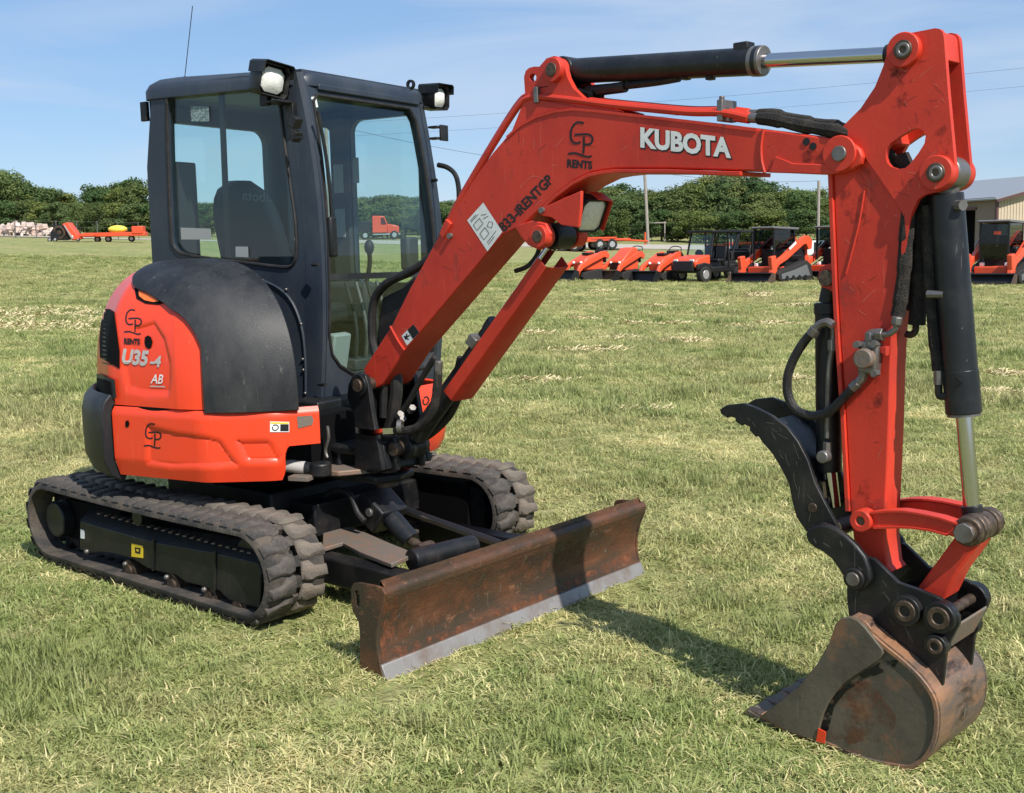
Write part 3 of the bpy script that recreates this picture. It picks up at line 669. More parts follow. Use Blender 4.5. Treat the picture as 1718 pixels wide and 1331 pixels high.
# wiper
p = [at(U, x, y, 'X', xfr(1.8)+.018) for x, y in ((533, 186), (545, 250), (553, 310), (557, 370), (563, 425))]
wp = MB(U).tube(p, .009, 6).build('wiper', m_blk, ff)
p = [at(U, x, y, 'X', xfr(1.8)+.03) for x, y in ((545, 250), (556, 350), (556, 402))]; MB(U).tube(p, .007, 6).build('wiper_arm', m_blk, wp)
c = at(U, 553, 398, 'X', xfr(1.6)); MB(U).box((c.x+.012, c.y+.005, c.z), (.03, .05, .19)).build('wiper_motor_cover', m_blk, ff, .01)
# antenna, brackets, handrail
a0 = at(U, 308, 112, 'Y', .06); a0.z = 2.44; a1 = at(U, 323, 10, 'Y', .06)
an = MB(U).cyl(a0, a0.lerp(a1, .06), .006, n=8).build('antenna', m_blk, ex); MB(U).tube([a0, a0.lerp(a1, .5), a1], .0022, 5).build('whip', m_blk, an)
c = at(U, 247, 188, 'X', XB-.02); MB(U).box((c.x, YR+.03, c.z), (.05, .02, .10)).build('mirror_bracket', m_blk, ex, .003)
b = MB(U); c = at(U, 741, 223, 'Y', .97); b.box((c.x, .99, c.z), (.012, .07, .085)); b.box((c.x-.03, .95, c.z+.03), (.06, .05, .012)); b.box((c.x-.03, .95, c.z-.03), (.06, .05, .012)); b.build('lamp_bracket', m_blk, ex, .003)
hr = [at(U, x, y, 'Y', .95) for x, y in ((735, 277), (750, 281), (763, 292), (769, 312), (770, 345), (768, 420), (752, 430))]
MB(U).tube(hr, .014, 8, 4).build('handrail', m_blk, ex)
b = MB(U); c = at(U, 700, 133, 'Y', .80); b.pipe((c.x-.05, .80, 2.415), (c.x-.05, .815, 2.415), .026, .014, 14); b.build('lifting_eye', m_blk, ex)
# cab work lights
def worklight(c, rz, tilt, sx, sy, sz, lab, roll=0):
    b = MB(U); m = Matrix.Rotation(rz, 3, 'Z') @ Matrix.Rotation(tilt, 3, 'Y') @ Matrix.Rotation(roll, 3, 'X'); c = Vector(c)
    def P(x, y, z): return c+m @ Vector((x, y, z))
    rows = []
    for x, k in ((-sx/2, .78), (-sx*.2, .98), (sx/2, 1.0), (sx/2+.006, .96), (sx*.36, .86), (sx*.32, .85)):
        rows.append([P(x, sy/2*k*a, sz/2*k*bb) for a, bb in ((-1, -.72), (-.78, -1), (.78, -1), (1, -.72), (1, .72), (.78, 1), (-.78, 1), (-1, .72))])
    b.grid(rows, True); b.add(rows[0], [tuple(range(8))])
    hs = b.build('work_light', m_blk, ex, .003, label=lab)
    b = MB(U); g = []
    for i, k in enumerate((.76, .56, .28)):
        g.append([P(sx*.34+.012*i, sy/2*k*a, sz/2*k*bb) for a, bb in ((-1, -.6), (-.6, -1), (.6, -1), (1, -.6), (1, .6), (.6, 1), (-.6, 1), (-1, .6))])
    b.grid(g, True); b.add(g[-1], [tuple(range(8))]); b.build('lens', m_lens, hs)
    # visor plate round the lamp
    b = MB(U); r1 = []; r2 = []
    for a, bb in ((-1.06, .3), (-1.06, .95), (-.9, 1.1), (.9, 1.1), (1.06, .95), (1.06, .3)):
        r1.append(P(-sx*.35, sy/2*a, sz/2*bb)); r2.append(P(sx/2+.03, sy/2*a, sz/2*bb))
    b.shell([r1, r2], .004).build('lamp_hood', m_blk, hs)
    return hs
c = at(U, 449, 135, 'Y', -.16); worklight((c.x, -.16, c.z), R(-15), R(8), .13, .155, .150, 'boxy work light on the near corner of the cab roof', R(-9))
c2 = at(U, 733, 164, 'Y', 1.0); worklight((c2.x-.03, 1.0, c2.z), R(-4), R(3), .13, .13, .13, 'boxy work light on the far corner of the cab roof')
b = MB(U); b.box((c.x+.03, -.09, c.z-.10), (.10, .18, .012)); b.box((c.x-.02, -.16, c.z-.09), (.05, .03, .05)); b.box((c.x+.06, -.075, c.z-.155), (.05, .03, .10)); b.build('lamp_bracket', m_blk, ex, .003)
b = MB(U); b.box((c2.x-.03, .955, c2.z-.06), (.06, .14, .012)); b.build('lamp_bracket', m_blk, ex, .003)
b = MB(U)
for y in (205, 228):
    q = at(U, 497, y, 'X', xfr(2.1)); b.box((q.x-.005, q.y-.0, q.z), (.04, .05, .05), 0, .5)
b.build('hinge', m_blk, ff, .004)

# ---- swing post and boom foot
def pl(F, pts, y0, y1, name, m, parent=None, bevel=.004, holes=(), ref=None, b=None):
    ref = y0 if ref is None else ref
    b = b or MB(F); b.prism(tr(F, pts, 'Y', ref), y0, y1, holes=[tr(F, h, 'Y', ref) for h in holes])
    return b.build(name, m, parent or ex, 0 if holes else bevel) if name else b
def boss(F, x, y, yref, y0, y1, r, name, m, parent, r1=None, inner=None):
    p = at(F, x, y, 'Y', yref); b = MB(F)
    if inner: b.pipe((p.x, y0, p.z), (p.x, y1, p.z), r, inner, 28)
    else: b.cyl((p.x, y0, p.z), (p.x, y1, p.z), r if r1 is None else r1, r, 28)
    return b.build(name, m, parent, .003)
post_px = [(582, 668), (584, 645), (591, 631), (602, 626), (612, 630), (617, 645), (621, 675), (628, 715), (636, 755), (641, 790), (596, 788), (594, 740), (594, 700)]
post = pl(B, post_px, -.15, -.125, 'swing_post', m_blk)
q = tr(B, post_px, 'Y', -.15)
MB(B).prism(q, .125, .15).build('post_plate', m_blk, post, .004)
b = MB(B); fr_ = tr(B, [(594, 745), (634, 745), (641, 790), (596, 788)], 'Y', -.15); b.prism(fr_, -.124, .124); b.build('post_web', m_blk, post, .004)
boss(B, 602, 647, -.16, -.175, .175, .030, 'boom_foot_pin', m_pin, post); boss(B, 602, 647, -.16, -.165, -.15, .05, 'pin_boss', m_blk, post)
c = at(B, 660, 755, 'Y', -.06); b = MB(B); b.box((c.x-.03, -.075, c.z-.01), (.16, .03, .16)); b.box((c.x-.03, .075, c.z-.01), (.16, .03, .16)); b.box((c.x-.10, 0, c.z-.04), (.08, .25, .14)); b.build('cylinder_clevis', m_blk, post, .01)
boss(B, 661, 754, -.09, -.10, .10, .032, 'clevis_pin', m_pin, post)
c = at(B, 650, 690, 'Y', 0)
MB(B).box((c.x-.05, 0, .78), (.1, .22, .3)).build('hose_block', m_dark, post, .01)
# strap clamp
p = [at(B, x, y, 'Y', -.156) for x, y in ((596, 722), (625, 727), (642, 724))]+[at(B, x, y, 'Y', -.11) for x, y in ((662, 723), (671, 716))]
b = MB(B); b.shell([[v+Vector((0, 0, .013)) for v in p], [v-Vector((0, 0, .013)) for v in p]], .004); b.build('hose_clamp', m_chr, post)
MB(B).pipe(p[-1]+Vector((-.01, -.004, -.0)), p[-1]+Vector((.006, .008, 0)), .03, .022).build('clamp_ring', m_steel, post)
# swing lugs on the main frame (horizontal plates) and swing cylinder
b = MB(U)
for z0, z1, pts in ((.60, .635, [(528, 772), (560, 768), (600, 775), (640, 783), (645, 790), (600, 796), (570, 782), (530, 782)]), (.50, .53, [(530, 800), (560, 795), (590, 800), (625, 810), (632, 817), (600, 822), (575, 812), (535, 812)])):
    pass
lug = MB(B); lug.prism([(-.36, -.17), (-.15, -.16), (-.05, -.12), (.06, -.12), (.10, 0), (.06, .12), (-.05, .12), (-.36, .17)], .615, .655, 'Z'); lug.prism([(-.36, -.17), (-.15, -.16), (-.05, -.12), (.06, -.12), (.10, 0), (.06, .12), (-.05, .12), (-.36, .17)], .49, .53, 'Z'); lug.box((-.26, 0, .56), (.2, .3, .14)); lo = lug.build('swing_lug', m_blk, ex, .012)
MB(B).cyl((0, 0, .46), (0, 0, .70), .055).build('swing_pin', m_pin, lo, .005)
b = MB(B); b.prism([(-.22, -.30), (-.05, -.24), (.02, -.10), (-.2, -.12), (-.34, -.2)], .535, .56, 'Z'); b.build('swing_lever', m_tan, lo, .006)
p0 = at(T, 470, 780, 'Y', -.42); p1 = at(T, 530, 787, 'Y', -.33)
o = MB().cyl(p0, p1, .028).build('swing_cylinder', m_cylb, ex, .003); MB().cyl(p0.lerp(p1, .15), p0.lerp(p1, .7), .0285).build('silver_label', m_silv, o)
b = MB(); b.cyl(p1+Vector((.02, .01, -.03)), p1+Vector((.02, .01, .03)), .05); b.build('swing_cylinder_eye', m_blk, ex, .008)
c = at(T, 505, 802, 'Y', -.40); MB().box(c, (.10, .06, .022), .4).build('step_tab', m_tan, ex, .003)
MB().tube([at(T, x, y, 'Y', -.25) for x, y in ((549, 715), (551, 735), (546, 755), (549, 768))], .008, 8).build('grease_line', m_steel, ex)
c = at(T, 545, 705, 'Y', -.22); MB(U).box((.40, .02, .80), (.20, .46, .08)).build('frame_crossmember', m_blk, ex, .01)
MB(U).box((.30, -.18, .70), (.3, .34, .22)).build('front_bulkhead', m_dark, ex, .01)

# ---- boom
boom_px = [(611, 630), (610, 618), (626, 594), (657, 546), (687, 485), (744, 381), (774, 333), (800, 293), (826, 257), (850, 229), (872, 209), (900, 194), (930, 185), (962, 181), (1000, 184), (1079, 193), (1160, 202), (1250, 213), (1300, 219), (1360, 227), (1412, 235), (1430, 241), (1442, 250), (1447, 262), (1443, 275), (1432, 284), (1410, 290), (1395, 293), (1340, 291), (1250, 287), (1120, 283), (1036, 283), (1010, 286), (990, 290), (962, 304), (935, 324), (905, 352), (878, 378), (844, 394), (800, 446), (740, 517), (678, 590), (655, 625), (643, 645), (630, 652)]
boom = bvh(pl(B, boom_px, -.085, .085, 'boom', m_red, None, .006))
# recessed foot plate with raised lip
MB(B).tube([at(B, x, y, 'Y', -.086) for x, y in ((655, 548), (668, 572), (679, 588))], .006, 6).build('weld_seam', m_red, boom)
MB(B).tube([at(B, x, y, 'Y', -.086) for x, y in ((1281, 217), (1277, 245), (1278, 270), (1283, 290))], .006, 6).build('weld_seam', m_red, boom)
pl(B, [(1300, 262), (1330, 274), (1395, 276), (1412, 289), (1395, 293), (1290, 290)], -.092, -.084, 'end_doubler', m_red, boom, .003)
# lower flange lip
fl = [(1245, 288), (1200, 287), (1120, 284), (1036, 284), (1010, 287), (990, 291), (962, 305), (935, 325), (908, 350)]
pt = [at(B, x, y, 'Y', -.085) for x, y in fl]
rows = [[v+Vector((0, -.012, 0)) for v in pt], [Vector((v.x, .097, v.z)) for v in pt]]
MB(B).shell(rows, .014).build('lower_flange', m_red, boom, .002)
fl = [(850, 229), (872, 209), (900, 194), (930, 185), (962, 181), (1000, 184), (1079, 193), (1160, 202), (1270, 216)]
pt = [at(B, x, y, 'Y', -.085) for x, y in fl]
MB(B).shell([[v+Vector((0, -.004, 0)) for v in pt], [Vector((v.x, .089, v.z)) for v in pt]], -.01).build('top_flange', m_red, boom)
# knee ears for the arm cylinder
ear_px = [(872, 209), (881, 190), (881, 160), (879, 129), (882, 119), (888, 114), (896, 112), (905, 112), (911, 105), (917, 98), (930, 94), (941, 100), (947, 113), (952, 131), (961, 148), (981, 167), (1010, 178), (1040, 187), (1000, 200), (930, 205)]
hole_c = [(894+6*math.cos(t*math.pi/5), 130.5+7*math.sin(t*math.pi/5)) for t in range(10)]
ear = pl(B, ear_px, -.075, -.050, 'knee_bracket', m_red, boom, 0, [hole_c])
MB(B).prism(tr(B, ear_px, 'Y', -.075), .050, .075, holes=[tr(B, hole_c, 'Y', -.075)]).build('far_ear', m_red, ear)
boss(B, 924, 117, -.10, -.098, .098, .045, 'pin_boss', m_red, ear); boss(B, 924, 117, -.10, -.103, .103, .026, 'pin', m_pin, ear)
# side reinforcement step visible under the knee
pl(B, [(881, 163), (1000, 186), (962, 181), (930, 185), (900, 194), (872, 209), (858, 221)], -.080, -.03, 'knee_gusset', m_red, boom, .003)
# boom cylinder lug and boom lamp bracket
lugp = [(862, 380), (893, 370), (915, 375), (923, 392), (917, 412), (902, 419), (886, 412), (874, 398)]
lg = pl(B, lugp, -.105, -.075, 'cylinder_lug', m_red, boom, .004)
MB(B).prism(tr(B, lugp, 'Y', -.105), .075, .105).build('far_lug', m_red, lg, .004)
boss(B, 903, 397, -.12, -.125, -.07, .043, 'pin_boss', m_red, lg); boss(B, 903, 397, -.12, .07, .125, .043, 'pin_boss', m_red, lg); boss(B, 903, 397, -.12, -.130, .130, .024, 'pin', m_pin, lg)
lb = pl(B, [(905, 352), (918, 345), (975, 320), (974, 350), (970, 382), (942, 378), (925, 365), (908, 362)], -.100, -.085, 'lamp_bracket', m_red, boom, .003)
p = at(B, 909, 353, 'Y', -.105); MB(B).cyl((p.x, -.112, p.z), (p.x, -.10, p.z), .012, n=10).build('bolt', m_steel, lb)
p = at(B, 990, 357, 'Y', -.02)
def boomlight(c):
    b = MB(B); m = Matrix.Rotation(R(-12), 3, 'Z') @ Matrix.Rotation(R(28), 3, 'Y')
    P = lambda x, y, z: Vector(c)+m @ Vector((x, y, z)); rows = []
    for x, k in ((-.06, .6), (-.03, .95), (.03, 1), (.034, .9), (.02, .85)):
        rows.append([P(x, .058*k*a, .068*k*bb) for a, bb in ((-1, -.7), (-.7, -1), (.7, -1), (1, -.7), (1, .7), (.7, 1), (-.7, 1), (-1, .7))])
    b.grid(rows, True); b.add(rows[0], [tuple(range(8))]); h = b.build('boom_light', m_blk, boom, .002, label='work light tucked under the boom')
    g = [[P(.026+.010*i, .058*k*a, .068*k*bb) for a, bb in ((-1, -.7), (-.7, -1), (.7, -1), (1, -.7), (1, .7), (.7, 1), (-.7, 1), (-1, .7))] for i, k in enumerate((.88, .6))]
    b = MB(B); b.grid(g, True); b.add(g[-1], [tuple(range(8))]); b.build('lens', m_lens, h)
    b = MB(B); b.shell([[P(-.03, .062, -.055), P(-.03, .062, .068), P(-.03, .0, .070)], [P(.045, .062, -.055), P(.045, .062, .068), P(.035, .0, .070)]], .004); b.build('lamp_guard', m_red, h)
boomlight((p.x-.02, -.01, p.z))
MB(B).box((p.x-.12, 0, p.z+.05), (.16, .13, .03)).build('lamp_shelf', m_red, boom, .004)
# boom lift cylinder
A0 = at(B, 661, 752, 'Y', 0.0); A1 = at(B, 903, 397, 'Y', -.12); A1 = Vector((A1.x, 0, A1.z)); C0 = at(B, 661, 754, 'Y', -.10); A0 = Vector((C0.x, 0, C0.z))
d = (A1-A0)
bc = MB(B).cyl(A0+d*.05, A0+d*.60, .042).build('boom_cylinder', m_cylb, ex, .004); MB(B).cyl(A0+d*.585, A0+d*.62, .046).build('gland', m_cylb, bc, .003)
MB(B).cyl(A0+d*.6, A0+d*.96, .022).build('rod', m_chr, bc); MB(B).cyl(A0+Vector((0, -.05, 0)), A0+Vector((0, .05, 0)), .058).build('eye', m_blk, bc, .005); MB(B).cyl(A1+Vector((0, -.05, 0)), A1+Vector((0, .05, 0)), .05).build('rod_eye', m_blk, bc, .005)
# red cylinder guard channel in front of the cylinder
n_ = Vector((d.z, 0, -d.x)).normalized(); n_ = n_ if n_.x > 0 else -n_
g0, g1 = A0+d*.32, A0+d*.93
rows = []
for p in (g0, g1):
    rows.append([p+n_*.02+Vector((0, -.068, 0)), p+n_*.072+Vector((0, -.062, 0)), p+n_*.076+Vector((0, -.05, 0)), p+n_*.076+Vector((0, .05, 0)), p+n_*.072+Vector((0, .062, 0)), p+n_*.02+Vector((0, .068, 0))])
MB(B).shell(rows, .006).build('cylinder_guard', m_red, bc, .002)
# arm cylinder on top
K0 = at(B, 924, 117, 'Y', -.10); K0 = Vector((K0.x, 0, K0.z)); K3 = at(B, 1517, 84, 'Y', -.075); K3 = Vector((K3.x, 0, K3.z))
b0 = at(B, 955, 120, 'Y', 0); b1 = at(B, 1270, 103, 'Y', 0); r0 = at(B, 1487, 92, 'Y', 0)
ac = MB(B).cyl(b0, b1, .046, n=28).build('arm_cylinder', m_cylb, ex, .003)
MB(B).cyl(b1.lerp(b0, .02), b1+(b1-b0)*.035, .049, n=28).build('gland', m_steel, ac, .003); MB(B).cyl(b1.lerp(b0, .0), b1+(b1-b0)*.022, .0495, n=28).build('gland_band', m_cylb, ac, .002)
MB(B).cyl(b1, r0+(r0-b1)*.02, .0235, n=24).build('rod', m_chr, ac); MB(B).cyl(r0, K3, .03).build('rod_end', m_blk, ac, .003)
MB(B).cyl(K0+Vector((0, -.045, 0)), K0+Vector((0, .045, 0)), .055).build('eye', m_blk, ac, .005); MB(B).cyl(K0, b0, .04).build('neck', m_blk, ac)
MB(B).cyl(K3+Vector((0, -.04, 0)), K3+Vector((0, .04, 0)), .045).build('rod_eye', m_blk, ac, .004)
p = at(B, 1248, 77, 'Y', 0); MB(B).box((p.x, 0, p.z-.005), (.055, .05, .03)).build('port_block', m_blk, ac, .004)
MB(B).tube([at(B, x, y, 'Y', .0) for x, y in ((985, 150), (1040, 145), (1100, 138), (1140, 131))], .014, 8).build('return_pipe', m_blk, ac)
for x in (1151, 1192):
    p = at(B, x, 128, 'Y', -.0); MB(B).box((p.x, 0, p.z+.012), (.025, .03, .05)).build('pipe_clip', m_blk, ac, .003)
b = MB(B); b.box((K0.x+.06, 0, K0.z-.09), (.16, .09, .05), 0, .3); b.build('hose_cluster', m_dark, ac, .01)
MB(B).tube([at(B, x, y, 'Y', 0) for x, y in ((945, 160), (965, 168), (990, 155), (1050, 146))], .02, 8).build('hydraulic_hose', m_hose, ac)
# steel pipes running along the boom (red)
for yy, off in ((-.075, 0), (-.035, 3), (.02, 5)):
    up = [(754, 373-off), (772, 338-off), (800, 290-off), (830, 240-off), (855, 200-off), (872, 176-off), (884, 166-off), (905, 163-off), (960, 168-off), (1020, 176-off), (1100, 184-off), (1160, 189-off), (1215, 190-off), (1255, 198-off)]
    MB(B).tube([at(B, x, y, 'Y', yy) for x, y in up], .0125, 8).build('hydraulic_pipe', m_red, boom)
c0 = at(B, 751, 390, 'Y', -.085); b = MB(B); b.box((c0.x-.005, -.06, c0.z+.015), (.075, .075, .035), 0, -.95); bo = b.build('pipe_clamp', m_red, boom, .004); MB(B).cyl((c0.x+.02, -.10, c0.z-.015), (c0.x+.02, -.085, c0.z-.015), .012, n=10).build('bolt', m_steel, bo)
c0 = at(B, 905, 163, 'Y', -.08); b = MB(B); b.box((c0.x-.01, -.055, c0.z+.008), (.022, .075, .06)); b.box((c0.x+.02, -.06, c0.z+.035), (.05, .03, .012)); b.build('pipe_clamp', m_steel, boom, .004)
c0 = at(B, 1211, 190, 'Y', -.07); b = MB(B); b.box((c0.x, -.04, c0.z+.008), (.022, .09, .07)); b.cyl((c0.x, -.07, c0.z+.04), (c0.x, -.07, c0.z+.055), .01, n=8); b.build('pipe_clamp', m_steel, boom, .003)
for yy, dy in ((-.065, 0), (-.02, 6)):
    f0 = at(B, 1235, 195-dy, 'Y', yy); f1 = at(B, 1258, 198-dy, 'Y', yy); f2 = at(B, 1275, 199-dy, 'Y', yy); fo_ = MB(B).cyl(f0, f1, .02, n=6).build('fitting', m_red, boom, .002); MB(B).cyl(f1, f2, .016, n=10).build('ferrule', m_steel, fo_)
    hp_ = [at(B, x, y-dy, 'Y', yy) for x, y in ((1272, 199), (1300, 201), (1340, 210), (1380, 217), (1410, 222))]+[at(B, x, y, 'Y', 0) for x, y in ((1450, 235), (1490, 262), (1520, 320))]
    MB(B).tube(hp_, .022, 8, 5, .25).build('sleeved_hose', m_sleeve, boom)
MB(B).tube([at(B, x, y, 'Y', .02) for x, y in ((1262, 197), (1300, 193), (1335, 205), (1380, 215), (1415, 214))], .012, 8).build('hydraulic_hose', m_hose, boom)
boss(B, 1408, 258, -.095, -.102, .102, .024, 'arm_pivot_pin', m_steel, boom); boss(B, 1408, 258, -.09, -.094, -.084, .055, 'pivot_boss', m_red, boom)
for x, y in ((1353, 238), (1364, 246)):
    p = at(B, x, y, 'Y', -.086); MB(B).cyl((p.x, -.088, p.z), (p.x, -.084, p.z), .012, n=14).build('plug', m_ink, boom)
# hoses between cab and boom foot
hz_ = [at(B, x, y, 'Y', -.02) for x, y in ((745, 395), (725, 430), (690, 455), (650, 475), (628, 505), (624, 560), (632, 600), (645, 630))]
MB(B).tube(hz_, .02, 10).build('boom_hose', m_hose, ex)
MB(B).tube([at(B, x, y, 'Y', .03) for x, y in ((748, 400), (730, 445), (690, 480), (655, 510), (640, 560), (640, 610))], .018, 10).build('boom_hose', m_hose, ex)
MB(B).tube([at(B, x, y, 'Y', .05) for x, y in ((705, 470), (680, 495), (660, 530), (650, 570), (648, 620))], .03, 10).build('boom_hose', m_hose, ex)
pl(B, [(700, 470), (640, 500), (632, 560), (640, 605), (655, 560), (690, 490)], .0, .05, 'hose_cover', m_hose, None, .01)
for k, (pts, yy, r, m) in enumerate((
    (((735, 622), (733, 655), (725, 690), (705, 715), (680, 723), (665, 723)), -.10, .019, m_sleeve),
    (((775, 600), (765, 640), (745, 680), (715, 712), (690, 735), (660, 740)), -.02, .022, m_sleeve),
    (((790, 590), (780, 630), (768, 665), (750, 700), (720, 728), (690, 742)), .06, .022, m_hose),
    (((730, 600), (705, 640), (685, 675), (668, 700)), -.02, .013, m_hose),
    (((655, 600), (665, 640), (660, 690), (652, 720)), -.02, .03, m_hose),
    (((650, 615), (645, 650), (643, 700)), -.05, .02, m_hose),
    (((865, 455), (885, 447), (900, 430), (905, 415)), .06, .010, m_hose))):
    MB(B).tube([at(B, x, y, 'Y', yy) for x, y in pts], r, 10, 6, .12 if m is m_sleeve else 0).build('hydraulic_hose', m, ex)
p0 = at(B, 735, 628, 'Y', -.10); p1 = at(B, 736, 606, 'Y', -.10); MB(B).cyl(p0, p1, .018, n=8).build('hose_fitting', m_steel, ex, .002)
for x, y in ((668, 700), (672, 708), (688, 690)):
    p = at(B, x, y, 'Y', -.03); MB(B).cyl(p, p+Vector((.03, -.01, .02)), .016, n=6).build('hose_fitting', m_steel, ex)
p = at(B, 795, 573, 'Y', -.06); MB(B).box((p.x, -.055, p.z), (.05, .05, .05), 0, .6).build('cylinder_port', m_steel, ex, .006)

# ---- dipper arm
box_px = [(1395, 232), (1450, 240), (1480, 290), (1517, 352), (1513, 420), (1503, 500), (1497, 560), (1494, 620), (1492, 700), (1488, 800), (1485, 860), (1484, 905), (1489, 950), (1497, 961), (1480, 957), (1437, 932), (1431, 900), (1427, 858), (1419, 701), (1410, 575), (1405, 480), (1398, 300)]
arm = bvh(pl(B, box_px, -.055, .055, 'dipper_arm', m_red, None, .005))
fl = [(1398, 262), (1398, 292), (1405, 480), (1410, 575), (1419, 701), (1427, 858)]
pt = [at(B, x, y, 'Y', -.055) for x, y in fl]
MB(B).shell([[v+Vector((.0, -.010, 0)) for v in pt], [Vector((v.x, .065, v.z)) for v in pt]], -.014).build('rear_flange', m_red, arm, .002)
MB(B).tube([at(B, x, y, 'Y', -.056) for x, y in ((1450, 320), (1442, 370), (1430, 420), (1419, 460))], .004, 6).build('weld_seam', m_red, arm)
head_px = [(1396, 231), (1415, 211), (1444, 182), (1468, 146), (1482, 111), (1490, 81), (1496, 70), (1505, 62), (1525, 56), (1569, 47.5), (1577, 49), (1582, 55), (1583.5, 64), (1590, 150), (1602, 280), (1601, 292), (1597, 305), (1588, 316), (1575, 322), (1561, 324), (1549, 328), (1540, 335), (1530, 357), (1524, 385), (1518, 424), (1511, 430), (1516, 364), (1512, 352), (1480, 305), (1446, 256), (1438, 246)]
hol = [(1486, 264), (1487, 252), (1493, 241), (1510, 229), (1530, 217), (1540, 215), (1549, 219), (1553, 229), (1551, 241), (1541, 257), (1528, 274), (1519, 282), (1507, 284), (1494, 280), (1488, 273)]
hd = pl(B, head_px, -.066, -.046, 'arm_head', m_red, arm, 0, [hol]); bvh(hd)
MB(B).prism(tr(B, head_px, 'Y', -.066), .046, .066, holes=[tr(B, hol, 'Y', -.066)]).build('far_head_plate', m_red, hd)
pl(B, [(1540, 58), (1576, 52), (1580, 60), (1584, 100), (1560, 104), (1545, 90)], -.047, .047, 'head_web', m_red, hd, .003, ref=-.066)
pl(B, [(1450, 185), (1470, 160), (1485, 175), (1500, 240), (1470, 250), (1440, 225)], -.046, .046, 'head_rib', m_red, hd, .003, ref=-.066)
for x, y, nm in ((1517, 84, 'arm_cylinder'), (1572, 290, 'bucket_cylinder')):
    boss(B, x, y, -.075, -.088, .088, .050, 'pin_boss', m_red, hd); boss(B, x, y, -.08, -.094, .094, .028, 'pin', m_pin, hd); boss(B, x, y, -.085, -.098, -.092, .021, 'pin_bolt', m_steel, hd, None, .010)
# thumb cylinder ear
ep = [(1371, 468), (1374, 452), (1385, 444), (1402, 440), (1408, 500), (1390, 486), (1378, 482)]
te = pl(B, ep, -.05, -.03, 'thumb_lug', m_red, arm, .003); MB(B).prism(tr(B, ep, 'Y', -.05), .03, .05).build('far_lug', m_red, te, .003)
boss(B, 1385, 467, -.06, -.062, .062, .026, 'pin', m_pin, te)
# bucket cylinder
P0 = at(B, 1572, 290, 'Y', -.085); P0 = Vector((P0.x, 0, P0.z))
b0 = at(B, 1587, 326, 'Y', 0); b1 = at(B, 1617, 694, 'Y', 0); r1 = at(B, 1630, 848, 'Y', 0); e1 = at(B, 1634, 876, 'Y', 0)
bk = MB(B).cyl(b0, b1, .050, n=28).build('bucket_cylinder', m_cylb, ex, .003)
MB(B).cyl(b1.lerp(b0, .20), b1, .052, n=28).build('gland', m_cylb, bk, .003); MB(B).cyl(b1, b1+(b1-b0)*.012, .048, n=28).build('gland_face', m_steel, bk)
MB(B).cyl(b1, r1, .0245, n=24).build('rod', m_chr, bk); MB(B).cyl(r1, e1, .031, n=20).build('rod_end', m_blk, bk, .003)
MB(B).cyl(b0, P0, .035).build('neck', m_steel, bk); MB(B).cyl(P0+Vector((0, -.042, 0)), P0+Vector((0, .042, 0)), .05).build('eye', m_steel, bk, .004)
p = at(B, 1612, 345, 'Y', -.02); MB(B).cyl(p+Vector((-.02, 0, 0)), p+Vector((.015, -.02, 0)), .016, n=8).build('grease_port', m_steel, bk)
p = at(B, 1606, 640, 'Y', -.05); MB(B).cyl(p+Vector((0, .02, 0)), p+Vector((0, -.012, 0)), .014, n=8).build('port_plug', m_blk, bk)
MB(B).tube([at(B, x, y, 'Y', -.03) for x, y in ((1575, 628), (1575, 655), (1578, 665), (1598, 664))], .012, 8).build('port_pipe', m_blk, bk)
MB(B).cyl(at(B, 1575, 622, 'Y', -.03), at(B, 1575, 645, 'Y', -.03), .016, n=8).build('hose_fitting', m_steel, bk)
# hoses hanging in front of the arm
for pts, yy, r, m in ((((1525, 345), (1520, 400), (1517, 450), (1511, 500), (1506, 530)), -.045, .022, m_sleeve),
                      (((1548, 340), (1545, 400), (1543, 470), (1538, 545)), .01, .026, m_sleeve),
                      (((1535, 330), (1535, 400), (1530, 470), (1525, 520)), .03, .026, m_hose),
                      (((1555, 345), (1558, 420), (1562, 500), (1568, 570), (1574, 622)), -.02, .018, m_sleeve),
                      (((1572, 360), (1565, 420), (1562, 480)), .03, .02, m_hose),
                      (((1510, 262), (1525, 300), (1545, 345)), .0, .03, m_sleeve)):
    MB(B).tube([at(B, x, y, 'Y', yy) for x, y in pts], r, 10, 6, .15).build('arm_hose', m, ex)
p = at(B, 1567, 494, 'Y', -.04); MB(B).cyl(p+Vector((-.02, 0, 0)), p+Vector((.03, 0, 0)), .012, n=8).build('hose_clip', m_steel, ex)
MB(B).tube([at(B, x, y, 'Y', .01) for x, y in ((1536, 540), (1536, 555), (1528, 562), (1520, 560))], .011, 8).build('elbow_pipe', m_hose, ex)
# diverter valve on the arm side
vb = at(B, 1460, 600, 'Y', -.08)
vv_ = MB(B).box((vb.x, -.078, vb.z), (.06, .045, .10), 0, .1).build('diverter_valve', m_steel, ex, .008)
MB(B).cyl((vb.x, -.10, vb.z), (vb.x, -.135, vb.z), .031, n=20).build('valve_cap', m_tan, vv_, .005)
for dx, dz in ((.025, .045), (-.03, .04), (.028, -.045)):
    MB(B).cyl((vb.x+dx, -.09, vb.z+dz), (vb.x+dx, -.115, vb.z+dz), .012, n=6).build('valve_bolt', m_steel, vv_)
pl(B, [(1476, 582), (1487, 582), (1486, 598), (1476, 592)], -.085, -.06, 'valve_bracket', m_red, vv_, .002)
for pts, r in ((((1461, 580), (1461, 562), (1478, 562)), .017), (((1478, 562), (1492, 560), (1502, 552), (1505, 538)), .010), (((1449, 618), (1448, 632), (1440, 642), (1430, 652)), .015)):
    MB(B).tube([at(B, x, y, 'Y', -.085) for x, y in pts], r, 8, 4).build('steel_elbow', m_steel, vv_)
